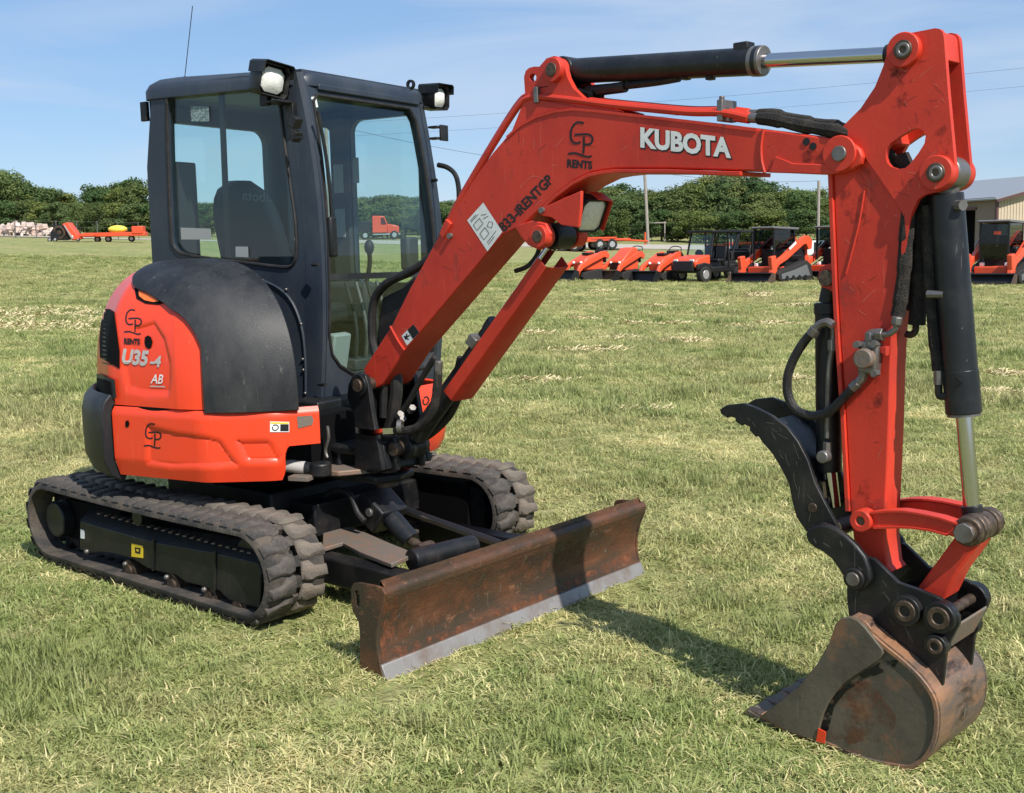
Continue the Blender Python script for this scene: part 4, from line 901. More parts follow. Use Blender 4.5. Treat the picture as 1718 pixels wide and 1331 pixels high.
for x0, y0, x1, y1, r in ((1470, 562, 1482, 562, .021), (1461, 558, 1461, 572, .019), (1440, 642, 1430, 652, .018), (1504, 545, 1506, 532, .017)):
    MB(B).cyl(at(B, x0, y0, 'Y', -.085), at(B, x1, y1, 'Y', -.085), r, n=6).build('fitting_nut', m_steel, vv_, .002)
hz_ = [at(B, x, y, 'Y', -.08) for x, y in ((1432, 650), (1415, 668), (1392, 690), (1365, 698), (1336, 688), (1322, 662), (1322, 630), (1334, 598), (1352, 570), (1366, 556))]
MB(B).tube(hz_, .015, 10).build('thumb_hose', m_hose, ex); MB(B).tube([at(B, x, y, 'Y', -.08) for x, y in ((1366, 557), (1374, 546), (1388, 541), (1398, 546))], .014, 8).build('steel_elbow', m_steel, vv_)
MB(B).cyl(at(B, 1362, 562, 'Y', -.08), at(B, 1369, 552, 'Y', -.08), .020, n=8).build('fitting_nut', m_steel, vv_)

# ---- thumb
t0 = at(B, 1385, 467, 'Y', -.05); t0 = Vector((t0.x, 0, t0.z)); t1 = at(B, 1389, 508, 'Y', 0); t2 = at(B, 1391, 790, 'Y', 0); t3 = at(B, 1398, 850, 'Y', 0)
tc_ = MB(B).cyl(t1, t2, .041, n=24).build('thumb_cylinder', m_blk, ex, .003); MB(B).cyl(t0, t1, .03).build('neck', m_blk, tc_); MB(B).cyl(t1, t1.lerp(t2, .07), .044, n=24).build('cap', m_blk, tc_, .004); MB(B).cyl(t2, t3, .025).build('rod', m_chr, tc_)
MB(B).tube([at(B, x, y, 'Y', -.05) for x, y in ((1397, 548), (1397, 575), (1391, 620), (1389, 680), (1388, 735))], .009, 8).build('feed_pipe', m_steel, tc_)
for x, y, h in ((1396, 570, 18), (1388, 690, 10), (1388, 742, 20)):
    MB(B).cyl(at(B, x, y, 'Y', -.05), at(B, x, y+h, 'Y', -.05), .014, n=6).build('fitting_nut', m_steel if h > 15 else m_blk, tc_)
p = at(B, 1387, 765, 'Y', -.05); MB(B).cyl((p.x, -.05, p.z), (p.x, -.085, p.z), .021, n=12).build('banjo_bolt', m_steel, tc_, .004)
teeth = [(1208, 687)]
th_px = [(1219, 680), (1247, 677), (1269, 685), (1295, 698), (1320, 717), (1339, 742), (1355, 773), (1367, 811), (1383, 843), (1406, 886), (1380, 905), (1352, 892), (1336, 868), (1329, 843), (1323, 811), (1310, 786), (1295, 761), (1279, 743), (1271, 731), (1268, 734), (1257, 722), (1258, 717), (1247, 712), (1244, 715), (1233, 707), (1234, 702), (1223, 699), (1220, 702), (1209, 694), (1207, 687)]
thumb = pl(B, th_px, -.098, -.080, 'thumb', m_blk, None, .003)
MB(B).prism(tr(B, th_px, 'Y', -.098), .080, .098).build('far_thumb_plate', m_blk, thumb, .003)
pl(B, [(1290, 705), (1320, 730), (1345, 775), (1358, 815), (1345, 820), (1330, 790), (1305, 745)], -.08, .08, 'thumb_web', m_blk, thumb, .004, ref=-.098)
boss(B, 1361, 853, -.105, -.100, .100, .017, 'thumb_pin', m_pin, thumb)
ln_px = [(1351, 897), (1354, 889), (1362, 883), (1376, 880), (1388, 881), (1403, 888), (1418, 899), (1436, 916), (1450, 934), (1458, 955), (1461, 974), (1452, 988), (1440, 992), (1427, 987), (1416, 971), (1405, 953), (1394, 938), (1380, 927), (1366, 920), (1354, 909)]
lk = pl(B, ln_px, -.145, -.118, 'thumb_link', m_blk, None, .008)
MB(B).prism(tr(B, ln_px, 'Y', -.145), .118, .145).build('far_link', m_blk, lk, .008)
boss(B, 1433, 971, -.15, -.165, .165, .022, 'link_pin', m_steel, lk); boss(B, 1433, 971, -.15, -.158, -.145, .034, 'pin_collar', m_blk, lk); boss(B, 1372, 898, -.15, -.118, .118, .03, 'cross_pin', m_pin, lk)

# ---- bucket linkage
for s_, nm in ((-1, 'side_lever'), (1, 'side_lever')):
    lev = [(1447, 858), (1462, 860), (1489, 857), (1515, 857), (1543, 861), (1580, 869), (1610, 878), (1612, 905), (1593, 900), (1561, 891), (1530, 887), (1507, 886), (1467, 887), (1452, 889), (1440, 885), (1435, 872), (1438, 862)]
    q = tr(B, lev, 'Y', -.10); lvo = MB(B).prism(q, s_*.070, s_*.098).build(nm, m_red, ex, .005)
    pt = [at(B, x, y, 'Y', -.10) for x, y in ((1462, 859), (1489, 856), (1515, 856), (1543, 860), (1580, 868), (1606, 877))]
    MB(B).shell([[Vector((v.x, s_*.062, v.z)) for v in pt], [Vector((v.x, s_*.108, v.z)) for v in pt]], .006).build('lever_flange', m_red, lvo)
    pt = [at(B, x, y, 'Y', -.10) for x, y in ((1467, 887), (1507, 886), (1530, 887), (1561, 891), (1590, 899))]
    MB(B).shell([[Vector((v.x, s_*.062, v.z)) for v in pt], [Vector((v.x, s_*.108, v.z)) for v in pt]], -.006).build('lever_flange', m_red, lvo)
    p = at(B, 1447, 873, 'Y', -.10); MB(B).pipe((p.x, s_*.066, p.z), (p.x, s_*.118, p.z), .035, .014).build('lever_boss', m_red, lvo, .003); MB(B).cyl((p.x, s_*.06, p.z), (p.x, s_*.112, p.z), .0142).build('lever_pin', m_pin, lvo)
HP = at(B, 1618, 895, 'Y', -.115)
hpo = MB(B).cyl((HP.x, -.116, HP.z), (HP.x, .094, HP.z), .030, n=24).build('linkage_pin', m_pin, ex, .004)
for y0, y1, r in ((-.098, -.072, .044), (-.066, -.035, .046), (-.03, .03, .043), (.035, .066, .046), (.070, .088, .043)):
    MB(B).cyl((HP.x, y0, HP.z), (HP.x, y1, HP.z), r, n=28).build('collar', m_pin, hpo, .005)
MB(B).cyl((HP.x, -.125, HP.z), (HP.x, -.115, HP.z), .031, n=8).build('pin_head', m_steel, hpo, .003)
lp = [(1597, 905), (1612, 888), (1632, 892), (1640, 910), (1632, 925), (1600, 968), (1580, 1010), (1560, 1010), (1535, 990)]
pl(B, lp, -.058, .058, 'bucket_link', m_red, None, .008, ref=-.07)
# ---- coupler plates / bucket ears
cp = [(1420, 989), (1428, 960), (1440, 938), (1453, 934), (1467, 938), (1489, 960), (1507, 978), (1539, 989), (1575, 1003), (1600, 1021), (1609, 1035), (1609, 1048), (1598, 1068), (1588, 1090), (1581, 1152), (1572, 1151), (1540, 1120), (1510, 1096), (1478, 1068), (1452, 1040), (1424, 1036), (1421, 1010)]
cpl = pl(B, cp, -.118, -.100, 'coupler', m_blk, None, .003)
MB(B).prism(tr(B, cp, 'Y', -.118), .100, .118).build('far_coupler_plate', m_blk, cpl, .003)
pl(B, [(1607, 1046), (1609, 1050), (1586, 1092), (1580, 1088)], -.10, .10, 'coupler_bridge', m_tan, cpl, .002, ref=-.118)
pl(B, [(1480, 1000), (1560, 1020), (1560, 1080), (1520, 1090), (1470, 1050)], -.09, .09, 'coupler_core', m_dark, cpl, .003, ref=-.118)
for x, y, r, yy in ((1519, 1025, .046, -.14), (1575, 1037, .048, -.14), (1569, 1084, .034, -.14)):
    boss(B, x, y, yy, yy-.004, -.10, r, 'boss', m_blk, cpl); boss(B, x, y, yy, yy-.009, -.10, r*.72, 'boss_ring', m_pin, cpl, None, r*.36); boss(B, x, y, yy, yy+.004, .138, r*.34, 'pin', m_pin, cpl)
    p = at(B, x, y, 'Y', yy); MB(B).cyl((p.x, .10, p.z), (p.x, .142, p.z), r, n=28).build('boss', m_blk, cpl, .003)
# far catch with slot
fcp = [(1588, 985), (1604, 975), (1622, 980), (1634, 995), (1635, 1010), (1625, 1035), (1612, 1045), (1600, 1040), (1590, 1015)]
fh2 = [(1610+7*math.cos(t*math.pi/5), 1010+9*math.sin(t*math.pi/5)) for t in range(10)]
pl(B, fcp, .12, .15, 'far_catch', m_blk, cpl, 0, [fh2])
# ---- bucket
YB = -.185
shell_px = [(1276, 1203), (1319, 1228), (1388, 1252), (1450, 1277), (1517, 1291), (1538, 1286), (1556, 1273), (1570, 1246), (1575, 1215), (1574, 1190), (1567, 1166), (1546, 1136), (1517, 1108), (1485, 1082), (1462, 1062), (1440, 1044), (1424, 1036)]
sh = [Vector((p[0], 0, p[1])) for p in tr(B, shell_px, 'Y', YB)]; shs = catmull(sh, 4)
BZ = min(v.z for v in shs)
bk_o = MB(B).shell([[Vector((v.x, YB-.004, v.z)) for v in shs], [Vector((v.x, 0, v.z)) for v in shs], [Vector((v.x, -YB+.004, v.z)) for v in shs]], .014).build('bucket', m_bktin, ex, .002)
side = [(v.x, v.z) for v in shs]+tr(B, [(1402, 1046), (1391, 1079), (1370, 1115), (1341, 1151)], 'Y', YB)
side_plates = [MB(B).prism(side, s_*.170, s_*.183).build('side_plate', m_bkt, bk_o, .002) for s_ in (-1, 1)]
cut = [(1276, 1202), (1341, 1151), (1370, 1115), (1391, 1079), (1402, 1047), (1411, 1038), (1424, 1035), (1438, 1040), (1452, 1054), (1466, 1072), (1480, 1090), (1481, 1098), (1474, 1108), (1455, 1121), (1434, 1134), (1417, 1146), (1402, 1162), (1389, 1180), (1380, 1200), (1374, 1222), (1370, 1243), (1345, 1236), (1319, 1227)]
q = tr(B, cut, 'Y', -.198)
for s_ in (-1, 1):
    MB(B).prism(q, s_*.184, s_*.199).build('side_cutter', m_bkt, bk_o, .003)
pe = tr(B, [(1370, 1243), (1374, 1222), (1386, 1228), (1384, 1247)], 'Y', -.199); MB(B).prism(pe, -.203, -.199).build('fresh_paint_patch', m_body, bk_o)
p = at(B, 1443, 1062, 'Y', -.15); MB(B).cyl((p.x, -.168, p.z), (p.x, .168, p.z), .052, n=24).build('top_tube', m_bktin, bk_o, .003)
lip = at(B, 1276, 1203, 'Y', -.198); dirv = (Vector((sh[0].x, 0, sh[0].z))-Vector((sh[1].x, 0, sh[1].z))).normalized()
nrm = Vector((-dirv.z, 0, dirv.x)); nrm = nrm if nrm.z > 0 else -nrm
MB(B).shell([[Vector((sh[0].x, y, sh[0].z))+dirv*.05 for y in (-.19, 0, .19)], [Vector((sh[0].x, y, sh[0].z))-dirv*.06+nrm*.004 for y in (-.19, 0, .19)]], .018).build('lip', m_bkt, bk_o, .003)
for y in (-.165, -.055, .055, .165):
    b = MB(B); base = Vector((sh[0].x, y, sh[0].z))+dirv*.012-nrm*.012
    rows = []
    for t, hw, hh in ((-.04, .024, .014), (-.015, .023, .014), (.01, .020, .012), (.045, .015, .005)):
        c = base+dirv*t+nrm*.006; rows.append([c+Vector((0, -hw, 0))-nrm*hh*.7, c+Vector((0, hw, 0))-nrm*hh*.7, c+Vector((0, hw, 0))+nrm*hh, c+Vector((0, -hw, 0))+nrm*hh])
    b.grid(rows, True); b.add(rows[0], [(0, 1, 2, 3)]); b.add(rows[-1], [(3, 2, 1, 0)]); b.build('tooth', m_pin, bk_o, .003)

# ---- lettering and decals
def text_on(txt, size_px, org, ux, uy, tree, m, parent, name, off=.0012, bold=0., shear=0., sx=1.):
    cu = bpy.data.curves.new(name, 'FONT'); cu.body = txt; cu.size = 1; cu.offset = bold; cu.shear = shear; cu.resolution_u = 3
    ob = bpy.data.objects.new(name, cu); COL.objects.link(ob); dg = bpy.context.evaluated_depsgraph_get()
    me = bpy.data.meshes.new_from_object(ob.evaluated_get(dg)); bpy.data.objects.remove(ob); bpy.data.curves.remove(cu)
    bad = set(); V = []
    for v in me.vertices:
        a, c = v.co.x*sx, v.co.y
        x = org[0]+size_px*(a*ux[0]+c*uy[0]); y = org[1]+size_px*(a*ux[1]+c*uy[1])
        d = ray(x, y).normalized(); h = BV[tree].ray_cast(CAM, d)
        if h[0] is None: bad.add(len(V)); V.append(CAM+d*4); continue
        n_ = h[1] if h[1].dot(d) < 0 else -h[1]; V.append(h[0]+n_*off)
    m2 = bpy.data.meshes.new(name); m2.from_pydata([tuple(v) for v in V], [], [tuple(p.vertices) for p in me.polygons if not bad & set(p.vertices)]); m2.validate(); m2.materials.append(m); bpy.data.meshes.remove(me)
    o = bpy.data.objects.new(name, m2); COL.objects.link(o); o.parent = parent; return o
def ribbon_on(paths, wpx, tree, m, parent, name, off=.0012):
    V = []; Fc = []
    for pts in paths:
        P = catmull([(x, y, 0) for x, y in pts], 5); o0 = len(V)
        for i, p in enumerate(P):
            d = (P[min(i+1, len(P)-1)]-P[max(i-1, 0)]).normalized(); n2 = Vector((-d.y, d.x, 0))*wpx/2
            for q in (p+n2, p-n2):
                dd = ray(q.x, q.y).normalized(); h = BV[tree].ray_cast(CAM, dd)
                if h[0] is None: h = BV[tree].find_nearest(CAM+dd*4.6)
                n_ = h[1] if h[1].dot(dd) < 0 else -h[1]; V.append(h[0]+n_*off)
            if i: a = o0+2*i; Fc.append((a-2, a-1, a+1, a))
    me = bpy.data.meshes.new(name); me.from_pydata([tuple(v) for v in V], [], Fc); me.materials.append(m); o = bpy.data.objects.new(name, me); COL.objects.link(o); o.parent = parent; return o
bt = boom.name
text_on('KUBOTA', 44, (1075, 247.5), (.985, .118), (.0, -1), bt, m_ink, boom, 'lettering_shadow', .0006, .060, sx=.865)
text_on('KUBOTA', 44, (1073.5, 245.5), (.985, .118), (.0, -1), bt, m_wht, boom, 'lettering', .0012, .045, sx=.865)
def gp(ox, oy, s, tree, parent, wpx=3.2):
    G = [[(26, -1), (14, -3), (4, 6), (1, 20), (3, 32), (11, 37), (20, 35)], [(8, 21), (20, 20), (33, 20), (41, 24), (42, 33), (36, 39), (26, 39)], [(26, 24), (26, 40), (25, 57)], [(-4, 57), (10, 56), (22, 60), (34, 63), (41, 61)]]
    ribbon_on([[(ox+x*s, oy+y*s*1.0) for x, y in p] for p in G], wpx, tree, m_ink, parent, 'painted_logo')
gp(957, 208, .88, bt, boom, 3.4)
text_on('RENTS', 18, (951, 280), (1, .09), (.02, -1), bt, m_ink, boom, 'lettering', .0008, .045, sx=.80)
text_on('833-iRENTGP', 24, (846, 390), (.70, -.722), (-.66, -.70), bt, m_ink, boom, 'lettering', .0008, .032, sx=.86)
proj_patch('instruction_decal', [(784, 370), (811, 340), (843, 389), (818, 422)], bt, m_wht, boom, .0008)
def dq(u, v):
    A_, B_, C_, D_ = (784, 370), (811, 340), (843, 389), (818, 422); return tuple((A_[i]*(1-u)+B_[i]*u)*(1-v)+(D_[i]*(1-u)+C_[i]*u)*v for i in (0, 1))
pr_ = [[dq(.1, .08+.04*k), dq(.45+.1*(k % 2), .08+.04*k)] for k in range(2)]+[[dq(.12, .22), dq(.5, .22)], [dq(.5, .22), dq(.5, .40)], [dq(.5, .40), dq(.12, .40)], [dq(.12, .40), dq(.12, .22)], [dq(.62, .2), dq(.85, .3)], [dq(.62, .32), dq(.88, .38)]]
pr_ += [[dq(.15, .52), dq(.15, .72)], [dq(.15, .72), dq(.48, .72)], [dq(.48, .72), dq(.48, .52)], [dq(.48, .52), dq(.15, .52)], [dq(.58, .55), dq(.72, .68)], [dq(.72, .68), dq(.88, .60)], [dq(.88, .60), dq(.76, .50)], [dq(.76, .50), dq(.58, .55)], [dq(.2, .84), dq(.8, .84)], [dq(.2, .90), dq(.6, .90)]]
ribbon_on(pr_, .9, bt, m_ink, boom, 'decal_print', .0016)
proj_patch('warning_decal', [(674, 564), (694, 544), (704, 558), (683, 580)], bt, m_wht, boom, .0008); proj_patch('warning_print', [(684, 554), (694, 544), (704, 558), (693, 569)], bt, m_ink, boom, .0014)
ribbon_on([[(678, 564), (686, 570)], [(681, 570), (683, 560)], [(679, 567), (688, 563)]], 2.2, bt, m_ink, boom, 'decal_print', .0014)
ht, kt = hood.name, skirt.name
gp(211, 522, .62, ht, hood, 2.6)
text_on('RENTS', 13, (209, 577), (1, .04), (.0, -1), ht, m_ink, hood, 'lettering', .004, .045, sx=.70)
text_on('U35', 33, (204, 609), (1, .09), (.08, -1), ht, m_silv, hood, 'model_lettering', .004, .05, .12, .78); text_on('-4', 25, (252, 614), (1, .09), (.08, -1), ht, m_silv, hood, 'model_lettering', .004, .04, .12, .85)
text_on('AB', 22, (254, 643), (1, .05), (.08, -1), ht, m_wht, hood, 'badge_lettering', .004, .01, .2, .72); ribbon_on([[(253, 648), (265, 648.5), (278, 649)]], 2, ht, m_silv, hood, 'badge_underline', .004)
gp(244, 713, .62, kt, skirt, 2.6)
proj_patch('warning_decal', [(453, 707), (485, 708), (485, 725), (453, 725)], kt, m_wht, skirt, .003); proj_patch('warning_print', [(470, 712), (484, 712), (484, 723.5), (470, 723.5)], kt, m_ink, skirt, .004); proj_patch('warning_stripe', [(454, 708), (484, 709), (484, 711.5), (454, 711)], kt, m_yel, skirt, .004)
ribbon_on([[(458, 714), (463, 713), (467, 717), (463, 722), (458, 721), (457, 716)]], 1.6, kt, m_ink, skirt, 'decal_print', .004)
proj_patch('scraped_decal', [(498, 699), (522, 697), (526, 703), (524, 713), (500, 719)], kt, m_tan, skirt, .003)
proj_patch('access_hole', [(211, 707), (216, 705), (218, 711), (216, 717), (211, 716)], kt, m_dark, skirt, .003)
ribbon_on([[(711, 668), (716, 666), (719, 672), (715, 679), (710, 677), (710, 670)]], 2.5, lsk.name, m_ink, lsk, 'lettering')
# mirrored name on the seat back
text_on('Kubota', 23, (470, 342), (-1, -.10), (.0, -1), brest.name, mat('faded_seat_print', (.16, .17, .17), .6), brest, 'seat_lettering', .004, .01, 0, .95)

# ---- wear: scratches, grease round the pins, rust and flaked paint (all lying on the metal)
def inside(p, poly): return pdist(p, poly) > 6
def scratches(poly, tree, host, n, seed, ms, lmin=8, lmax=34, ang=None, wd=.8, name='scratch_marks'):
    rs = random.Random(seed); xs = [q[0] for q in poly]; ys = [q[1] for q in poly]; sets = [[] for _ in ms]; c_ = 0; tries = 0
    while c_ < n and tries < n*60:
        tries += 1; p = (rs.uniform(min(xs), max(xs)), rs.uniform(min(ys), max(ys))); a = rs.uniform(0, math.pi) if ang is None else rs.gauss(ang, .35); l_ = rs.uniform(lmin, lmax)*rs.random()**.7
        q = (p[0]+l_*math.cos(a), p[1]+l_*math.sin(a)); m_ = ((p[0]+q[0])/2+rs.uniform(-1, 1)*l_*.08, (p[1]+q[1])/2+rs.uniform(-1, 1)*l_*.08)
        if inside(p, poly) and inside(q, poly): sets[rs.randrange(len(ms))].append([p, m_, q]); c_ += 1
    for st_, m in zip(sets, ms):
        if st_: ribbon_on(st_, wd, tree, m, host, name, .0007)
for o_ in (thumb, cpl, bk_o, blade, lk): bvh(o_)
scratches(boom_px, bt, boom, 46, 1, (m_scuff, m_scuffd), wd=.7); scratches(box_px, arm.name, arm, 34, 2, (m_scuff, m_scuffd), wd=.7); scratches(head_px, hd.name, hd, 26, 3, (m_scuffd, m_scuff), wd=.8)
scratches(th_px, thumb.name, thumb, 22, 4, (m_scuffg,), 12, 46, 1.0, .5); scratches(cp, cpl.name, cpl, 14, 5, (m_scuffg,), 12, 46, .9, .5); scratches(ln_px, lk.name, lk, 8, 6, (m_scuffg,), 10, 36, .8, .9)
scratches([(650, 1000), (1075, 856), (1062, 925), (645, 1090)], blade.name, blade, 46, 7, (m_scuffg, m_tan), 6, 22, 1.9, .8)
def blot(cx, cy, rx, ry, n=22, seed=0):
    rs = random.Random(seed); return [(cx+rx*(1+rs.uniform(-.2, .2))*math.cos(2*math.pi*i/n), cy+ry*(1+rs.uniform(-.2, .2))*math.sin(2*math.pi*i/n)) for i in range(n)]
for i, (x, y, rx, ry, tr_, ho_) in enumerate(((1518, 112, 26, 28, hd.name, hd), (1508, 150, 18, 36, hd.name, hd), (1578, 240, 14, 30, hd.name, hd), (1545, 305, 22, 12, hd.name, hd), (1385, 262, 40, 14, bt, boom), (1440, 330, 28, 50, arm.name, arm), (1455, 830, 16, 34, arm.name, arm), (1462, 660, 20, 40, arm.name, arm), (640, 615, 18, 20, bt, boom), (1330, 270, 40, 8, bt, boom))):
    proj_patch('grease_stain', blot(x, y, rx, ry, 22, i), tr_, m_grease, ho_, .0006)
proj_patch('rust_band', [(639, 1096), (760, 1054), (900, 1000), (1066, 922), (1066, 938), (900, 1017), (760, 1070), (641, 1114)], blade.name, m_rustp, blade, .0012)
proj_patch('rust_patch', [(647, 1003), (668, 996), (664, 1050), (656, 1085), (640, 1100), (635, 1060), (640, 1030)], blade.name, m_rustp, blade, .0012)
proj_patch('rust_film', [(660, 1000), (1072, 858), (1062, 910), (900, 975), (670, 1075)], blade.name, m_brownp, blade, .0009)
for q_ in side_plates: bvh(q_)
proj_patch('flaked_rim', [(1374, 1238), (1380, 1200), (1402, 1164), (1436, 1136), (1478, 1110), (1510, 1106), (1500, 1122), (1450, 1140), (1420, 1160), (1400, 1185), (1390, 1225)], side_plates[0].name, m_flake, side_plates[0], .0012)
proj_patch('rust_film', blot(1440, 1200, 60, 50, 24, 5), side_plates[0].name, m_brownp, side_plates[0], .0010)

# ================================================================== terrain
FHX, FHY = math.cos(YAW), math.sin(YAW); RHX, RHY = math.sin(YAW), -math.cos(YAW)
def lerpk(k, x):
    if x <= k[0][0]: return k[0][1]
    for (a, b), (c, d) in zip(k, k[1:]):
        if x <= c: t = (x-a)/(c-a); t = t*t*(3-2*t)*.5+t*.5; return b+(d-b)*t
    return k[-1][1]
def vw(x, y): dx, dy = x-CAM.x, y-CAM.y; return dx*FHX+dy*FHY, dx*RHX+dy*RHY
def xy(v, w): return CAM.x+v*FHX+w*RHX, CAM.y+v*FHY+w*RHY
BKX, BKY = wld(B, (2.36, -.05, 0))[:2]
def terrain(x, y):
    v, w = vw(x, y)
    h = lerpk([(-400, 0), (46, 0), (75, .55), (100, 1.36), (130, 2.8), (200, 5.2), (700, 9)], v)
    t = lerpk([(-400, 0), (7, 0), (30, .020), (75, .047), (100, .036), (140, .020), (300, .01)], v)
    side = .178*v-w; side = side if side > 0 else side*.12
    h += t*side
    d2 = (x-BKX)**2+(y-BKY)**2; h -= .062*math.exp(-d2/.55)
    if 1.3 < x < 2.4 and abs(y) < 1.3: h -= .034*math.exp(-((x-1.80)/.17)**2)*max(0, min(1, (1.25-abs(y))/.3))
    r2 = math.hypot(x-.3, y)
    h += .02*math.sin(x*1.3+.7)*math.sin(y*1.1+.3)*min(1, max(0, (r2-2.6)/4))
    return h
# patchy mown-grass colour shared by the blades and the ground sheet
def grass_colour(nt, dry_bias=0.0):
    L = nt.links.new; g = N(nt, 'ShaderNodeNewGeometry')
    def noise(sc, det=5, rot=0, st=(1, 1, 1)):
        m = N(nt, 'ShaderNodeMapping'); m.inputs['Rotation'].default_value = (0, 0, rot); m.inputs['Scale'].default_value = st
        n = N(nt, 'ShaderNodeTexNoise'); n.inputs['Scale'].default_value = sc; n.inputs['Detail'].default_value = det; n.inputs['Roughness'].default_value = .6
        L(g.outputs['Position'], m.inputs[0]); L(m.outputs[0], n.inputs[0]); return n.outputs[0]
    def mr(s, a, b, c=0, d=1):
        r = N(nt, 'ShaderNodeMapRange'); L(s, r.inputs[0]); r.inputs[1].default_value = a; r.inputs[2].default_value = b; r.inputs[3].default_value = c; r.inputs[4].default_value = d; return r.outputs[0]
    def mix(f, a, b):
        x = N(nt, 'ShaderNodeMixRGB')
        if isinstance(f, float): x.inputs[0].default_value = f
        else: L(f, x.inputs[0])
        for i, c in ((1, a), (2, b)):
            if isinstance(c, tuple): x.inputs[i].default_value = (*c, 1)
            else: L(c, x.inputs[i])
        return x.outputs[0]
    c = mix(mr(noise(.9, 4), .40, .60), (.34, .405, .14), (.55, .55, .22))
    c = mix(mr(noise(.17, 4, YAW+.25, (.35, 1.6, 1)), .42-dry_bias, .64-dry_bias, 0, .85), c, (.68, .58, .30))
    c = mix(mr(noise(2.6, 5), .50-dry_bias, .70-dry_bias, 0, .8), c, (.70, .60, .32))
    c = mix(mr(noise(1.7, 4), .54, .70, 0, .6), c, (.33, .28, .15))
    c = mix(mr(noise(.45, 3), .52, .70, 0, .6), c, (.26, .35, .11))
    c = mix(mr(noise(5.5, 4), .44, .66, 0, .55), c, (.16, .225, .058))
    return c, g, mr, mix, noise
gm = bpy.data.materials.new('field_soil_and_thatch'); gm.use_nodes = True; nt = gm.node_tree; pb = nt.nodes['Principled BSDF']; pb.inputs['Roughness'].default_value = .95; pb.inputs['Specular IOR Level'].default_value = .1
c, g, mr, mix, noise = grass_colour(nt)
c2 = mix(mr(noise(28, 6), .40, .62, 0, .8), c, (.24, .235, .085)); c2 = mix(mr(noise(75, 4), .55, .66, 0, .5), c2, (.58, .51, .30))
hs_ = N(nt, 'ShaderNodeHueSaturation'); hs_.inputs['Value'].default_value = .70; nt.links.new(c2, hs_.inputs['Color']); nt.links.new(hs_.outputs[0], pb.inputs['Base Color']); bp = N(nt, 'ShaderNodeBump'); bp.inputs['Strength'].default_value = .8; bp.inputs['Distance'].default_value = .04
nt.links.new(noise(22, 6), bp.inputs['Height']); nt.links.new(bp.outputs[0], pb.inputs['Normal'])
vsx = [-60, -30, -12, -6, -3]+[i*.25 for i in range(-6, 48)]+[12+i*.8 for i in range(30)]+[36+i*3 for i in range(40)]+[156, 170, 190, 220, 260, 320, 420, 600, 900, 1400]
wsx = [-900, -500, -300, -200]+[-150+i*6 for i in range(16)]+[-54+i*2 for i in range(22)]+[-10+i*.25 for i in range(0, 72)]+[8+i*1.5 for i in range(30)]+[53+i*6 for i in range(16)]+[150, 200, 300, 500, 900]
rows = []
for v in vsx:
    r_ = []
    for w_ in wsx: x, y = xy(v, w_); r_.append((x, y, terrain(x, y)))
    rows.append(r_)
gb = MB(); gb.v = [Vector(q) for r_ in rows for q in r_]; m_ = len(wsx)
gb.f = [[i*m_+k, i*m_+k+1, (i+1)*m_+k+1, (i+1)*m_+k] for i in range(len(rows)-1) for k in range(m_-1)]
gme = bpy.data.meshes.new('ground'); gme.from_pydata([tuple(v) for v in gb.v], [], gb.f); gme.materials.append(gm)
gme.polygons.foreach_set('use_smooth', [True]*len(gme.polygons))
if gme.polygons[0].normal.z < 0: gme.flip_normals()
gro = bpy.data.objects.new('ground', gme); COL.objects.link(gro); tag(gro, kind='structure')
# gravel road far behind
m_grav = mat('pale_gravel', (.42, .37, .31), .95, 0, (.33, .29, .24), .6, 2)
rows = []
for i in range(41):
    w_ = -14+i*2.6; r_ = []
    for v in (86, 89, 92, 95): x, y = xy(v+w_*.03, w_); r_.append((x, y, terrain(x, y)+.03))
    rows.append(r_)
MB().grid(rows).build('gravel_road', m_grav)['kind'] = 'structure'
rows = []
for i in range(14):
    w_ = -42+i*2.0; r_ = []
    for v in (83, 86.5): x, y = xy(v, w_); r_.append((x, y, terrain(x, y)+.03))
    rows.append(r_)
MB().grid(rows).build('dirt_path', m_grav)['kind'] = 'structure'

# ------------------------------------------------------------------ grass
m_gr = bpy.data.materials.new('grass_blades'); m_gr.use_nodes = True; nt = m_gr.node_tree; nt.nodes.clear()
c, g, mr, mix, noise = grass_colour(nt)
oi = N(nt, 'ShaderNodeObjectInfo'); at_ = N(nt, 'ShaderNodeAttribute'); at_.attribute_name = 'tone'
c = mix(mr(at_.outputs['Fac'], .62, .72), c, (.70, .60, .33))
c = mix(mr(oi.outputs['Random'], 0, 1, 0, .5), c, (.33, .405, .13))
hsv = N(nt, 'ShaderNodeHueSaturation'); nt.links.new(c, hsv.inputs['Color']); nt.links.new(mr(at_.outputs['Fac'], 0, 1, .72, 1.35), hsv.inputs['Value'])
df = N(nt, 'ShaderNodeBsdfDiffuse'); tl = N(nt, 'ShaderNodeBsdfTranslucent'); gl = N(nt, 'ShaderNodeBsdfGlossy'); gl.inputs['Roughness'].default_value = .45
m1 = N(nt, 'ShaderNodeMixShader'); m1.inputs[0].default_value = .40; m2 = N(nt, 'ShaderNodeMixShader'); m2.inputs[0].default_value = .015; mo = N(nt, 'ShaderNodeOutputMaterial')
nt.links.new(hsv.outputs[0], df.inputs[0]); nt.links.new(hsv.outputs[0], tl.inputs[0]); nt.links.new(df.outputs[0], m1.inputs[1]); nt.links.new(tl.outputs[0], m1.inputs[2]); nt.links.new(m1.outputs[0], m2.inputs[1]); nt.links.new(gl.outputs[0], m2.inputs[2]); nt.links.new(m2.outputs[0], mo.inputs[0])
m_straw = mat('dry_hay', (.60, .50, .29), .9, 0, (.50, .42, .24), .7, 12)
tufts = bpy.data.collections.new('grass_tufts')
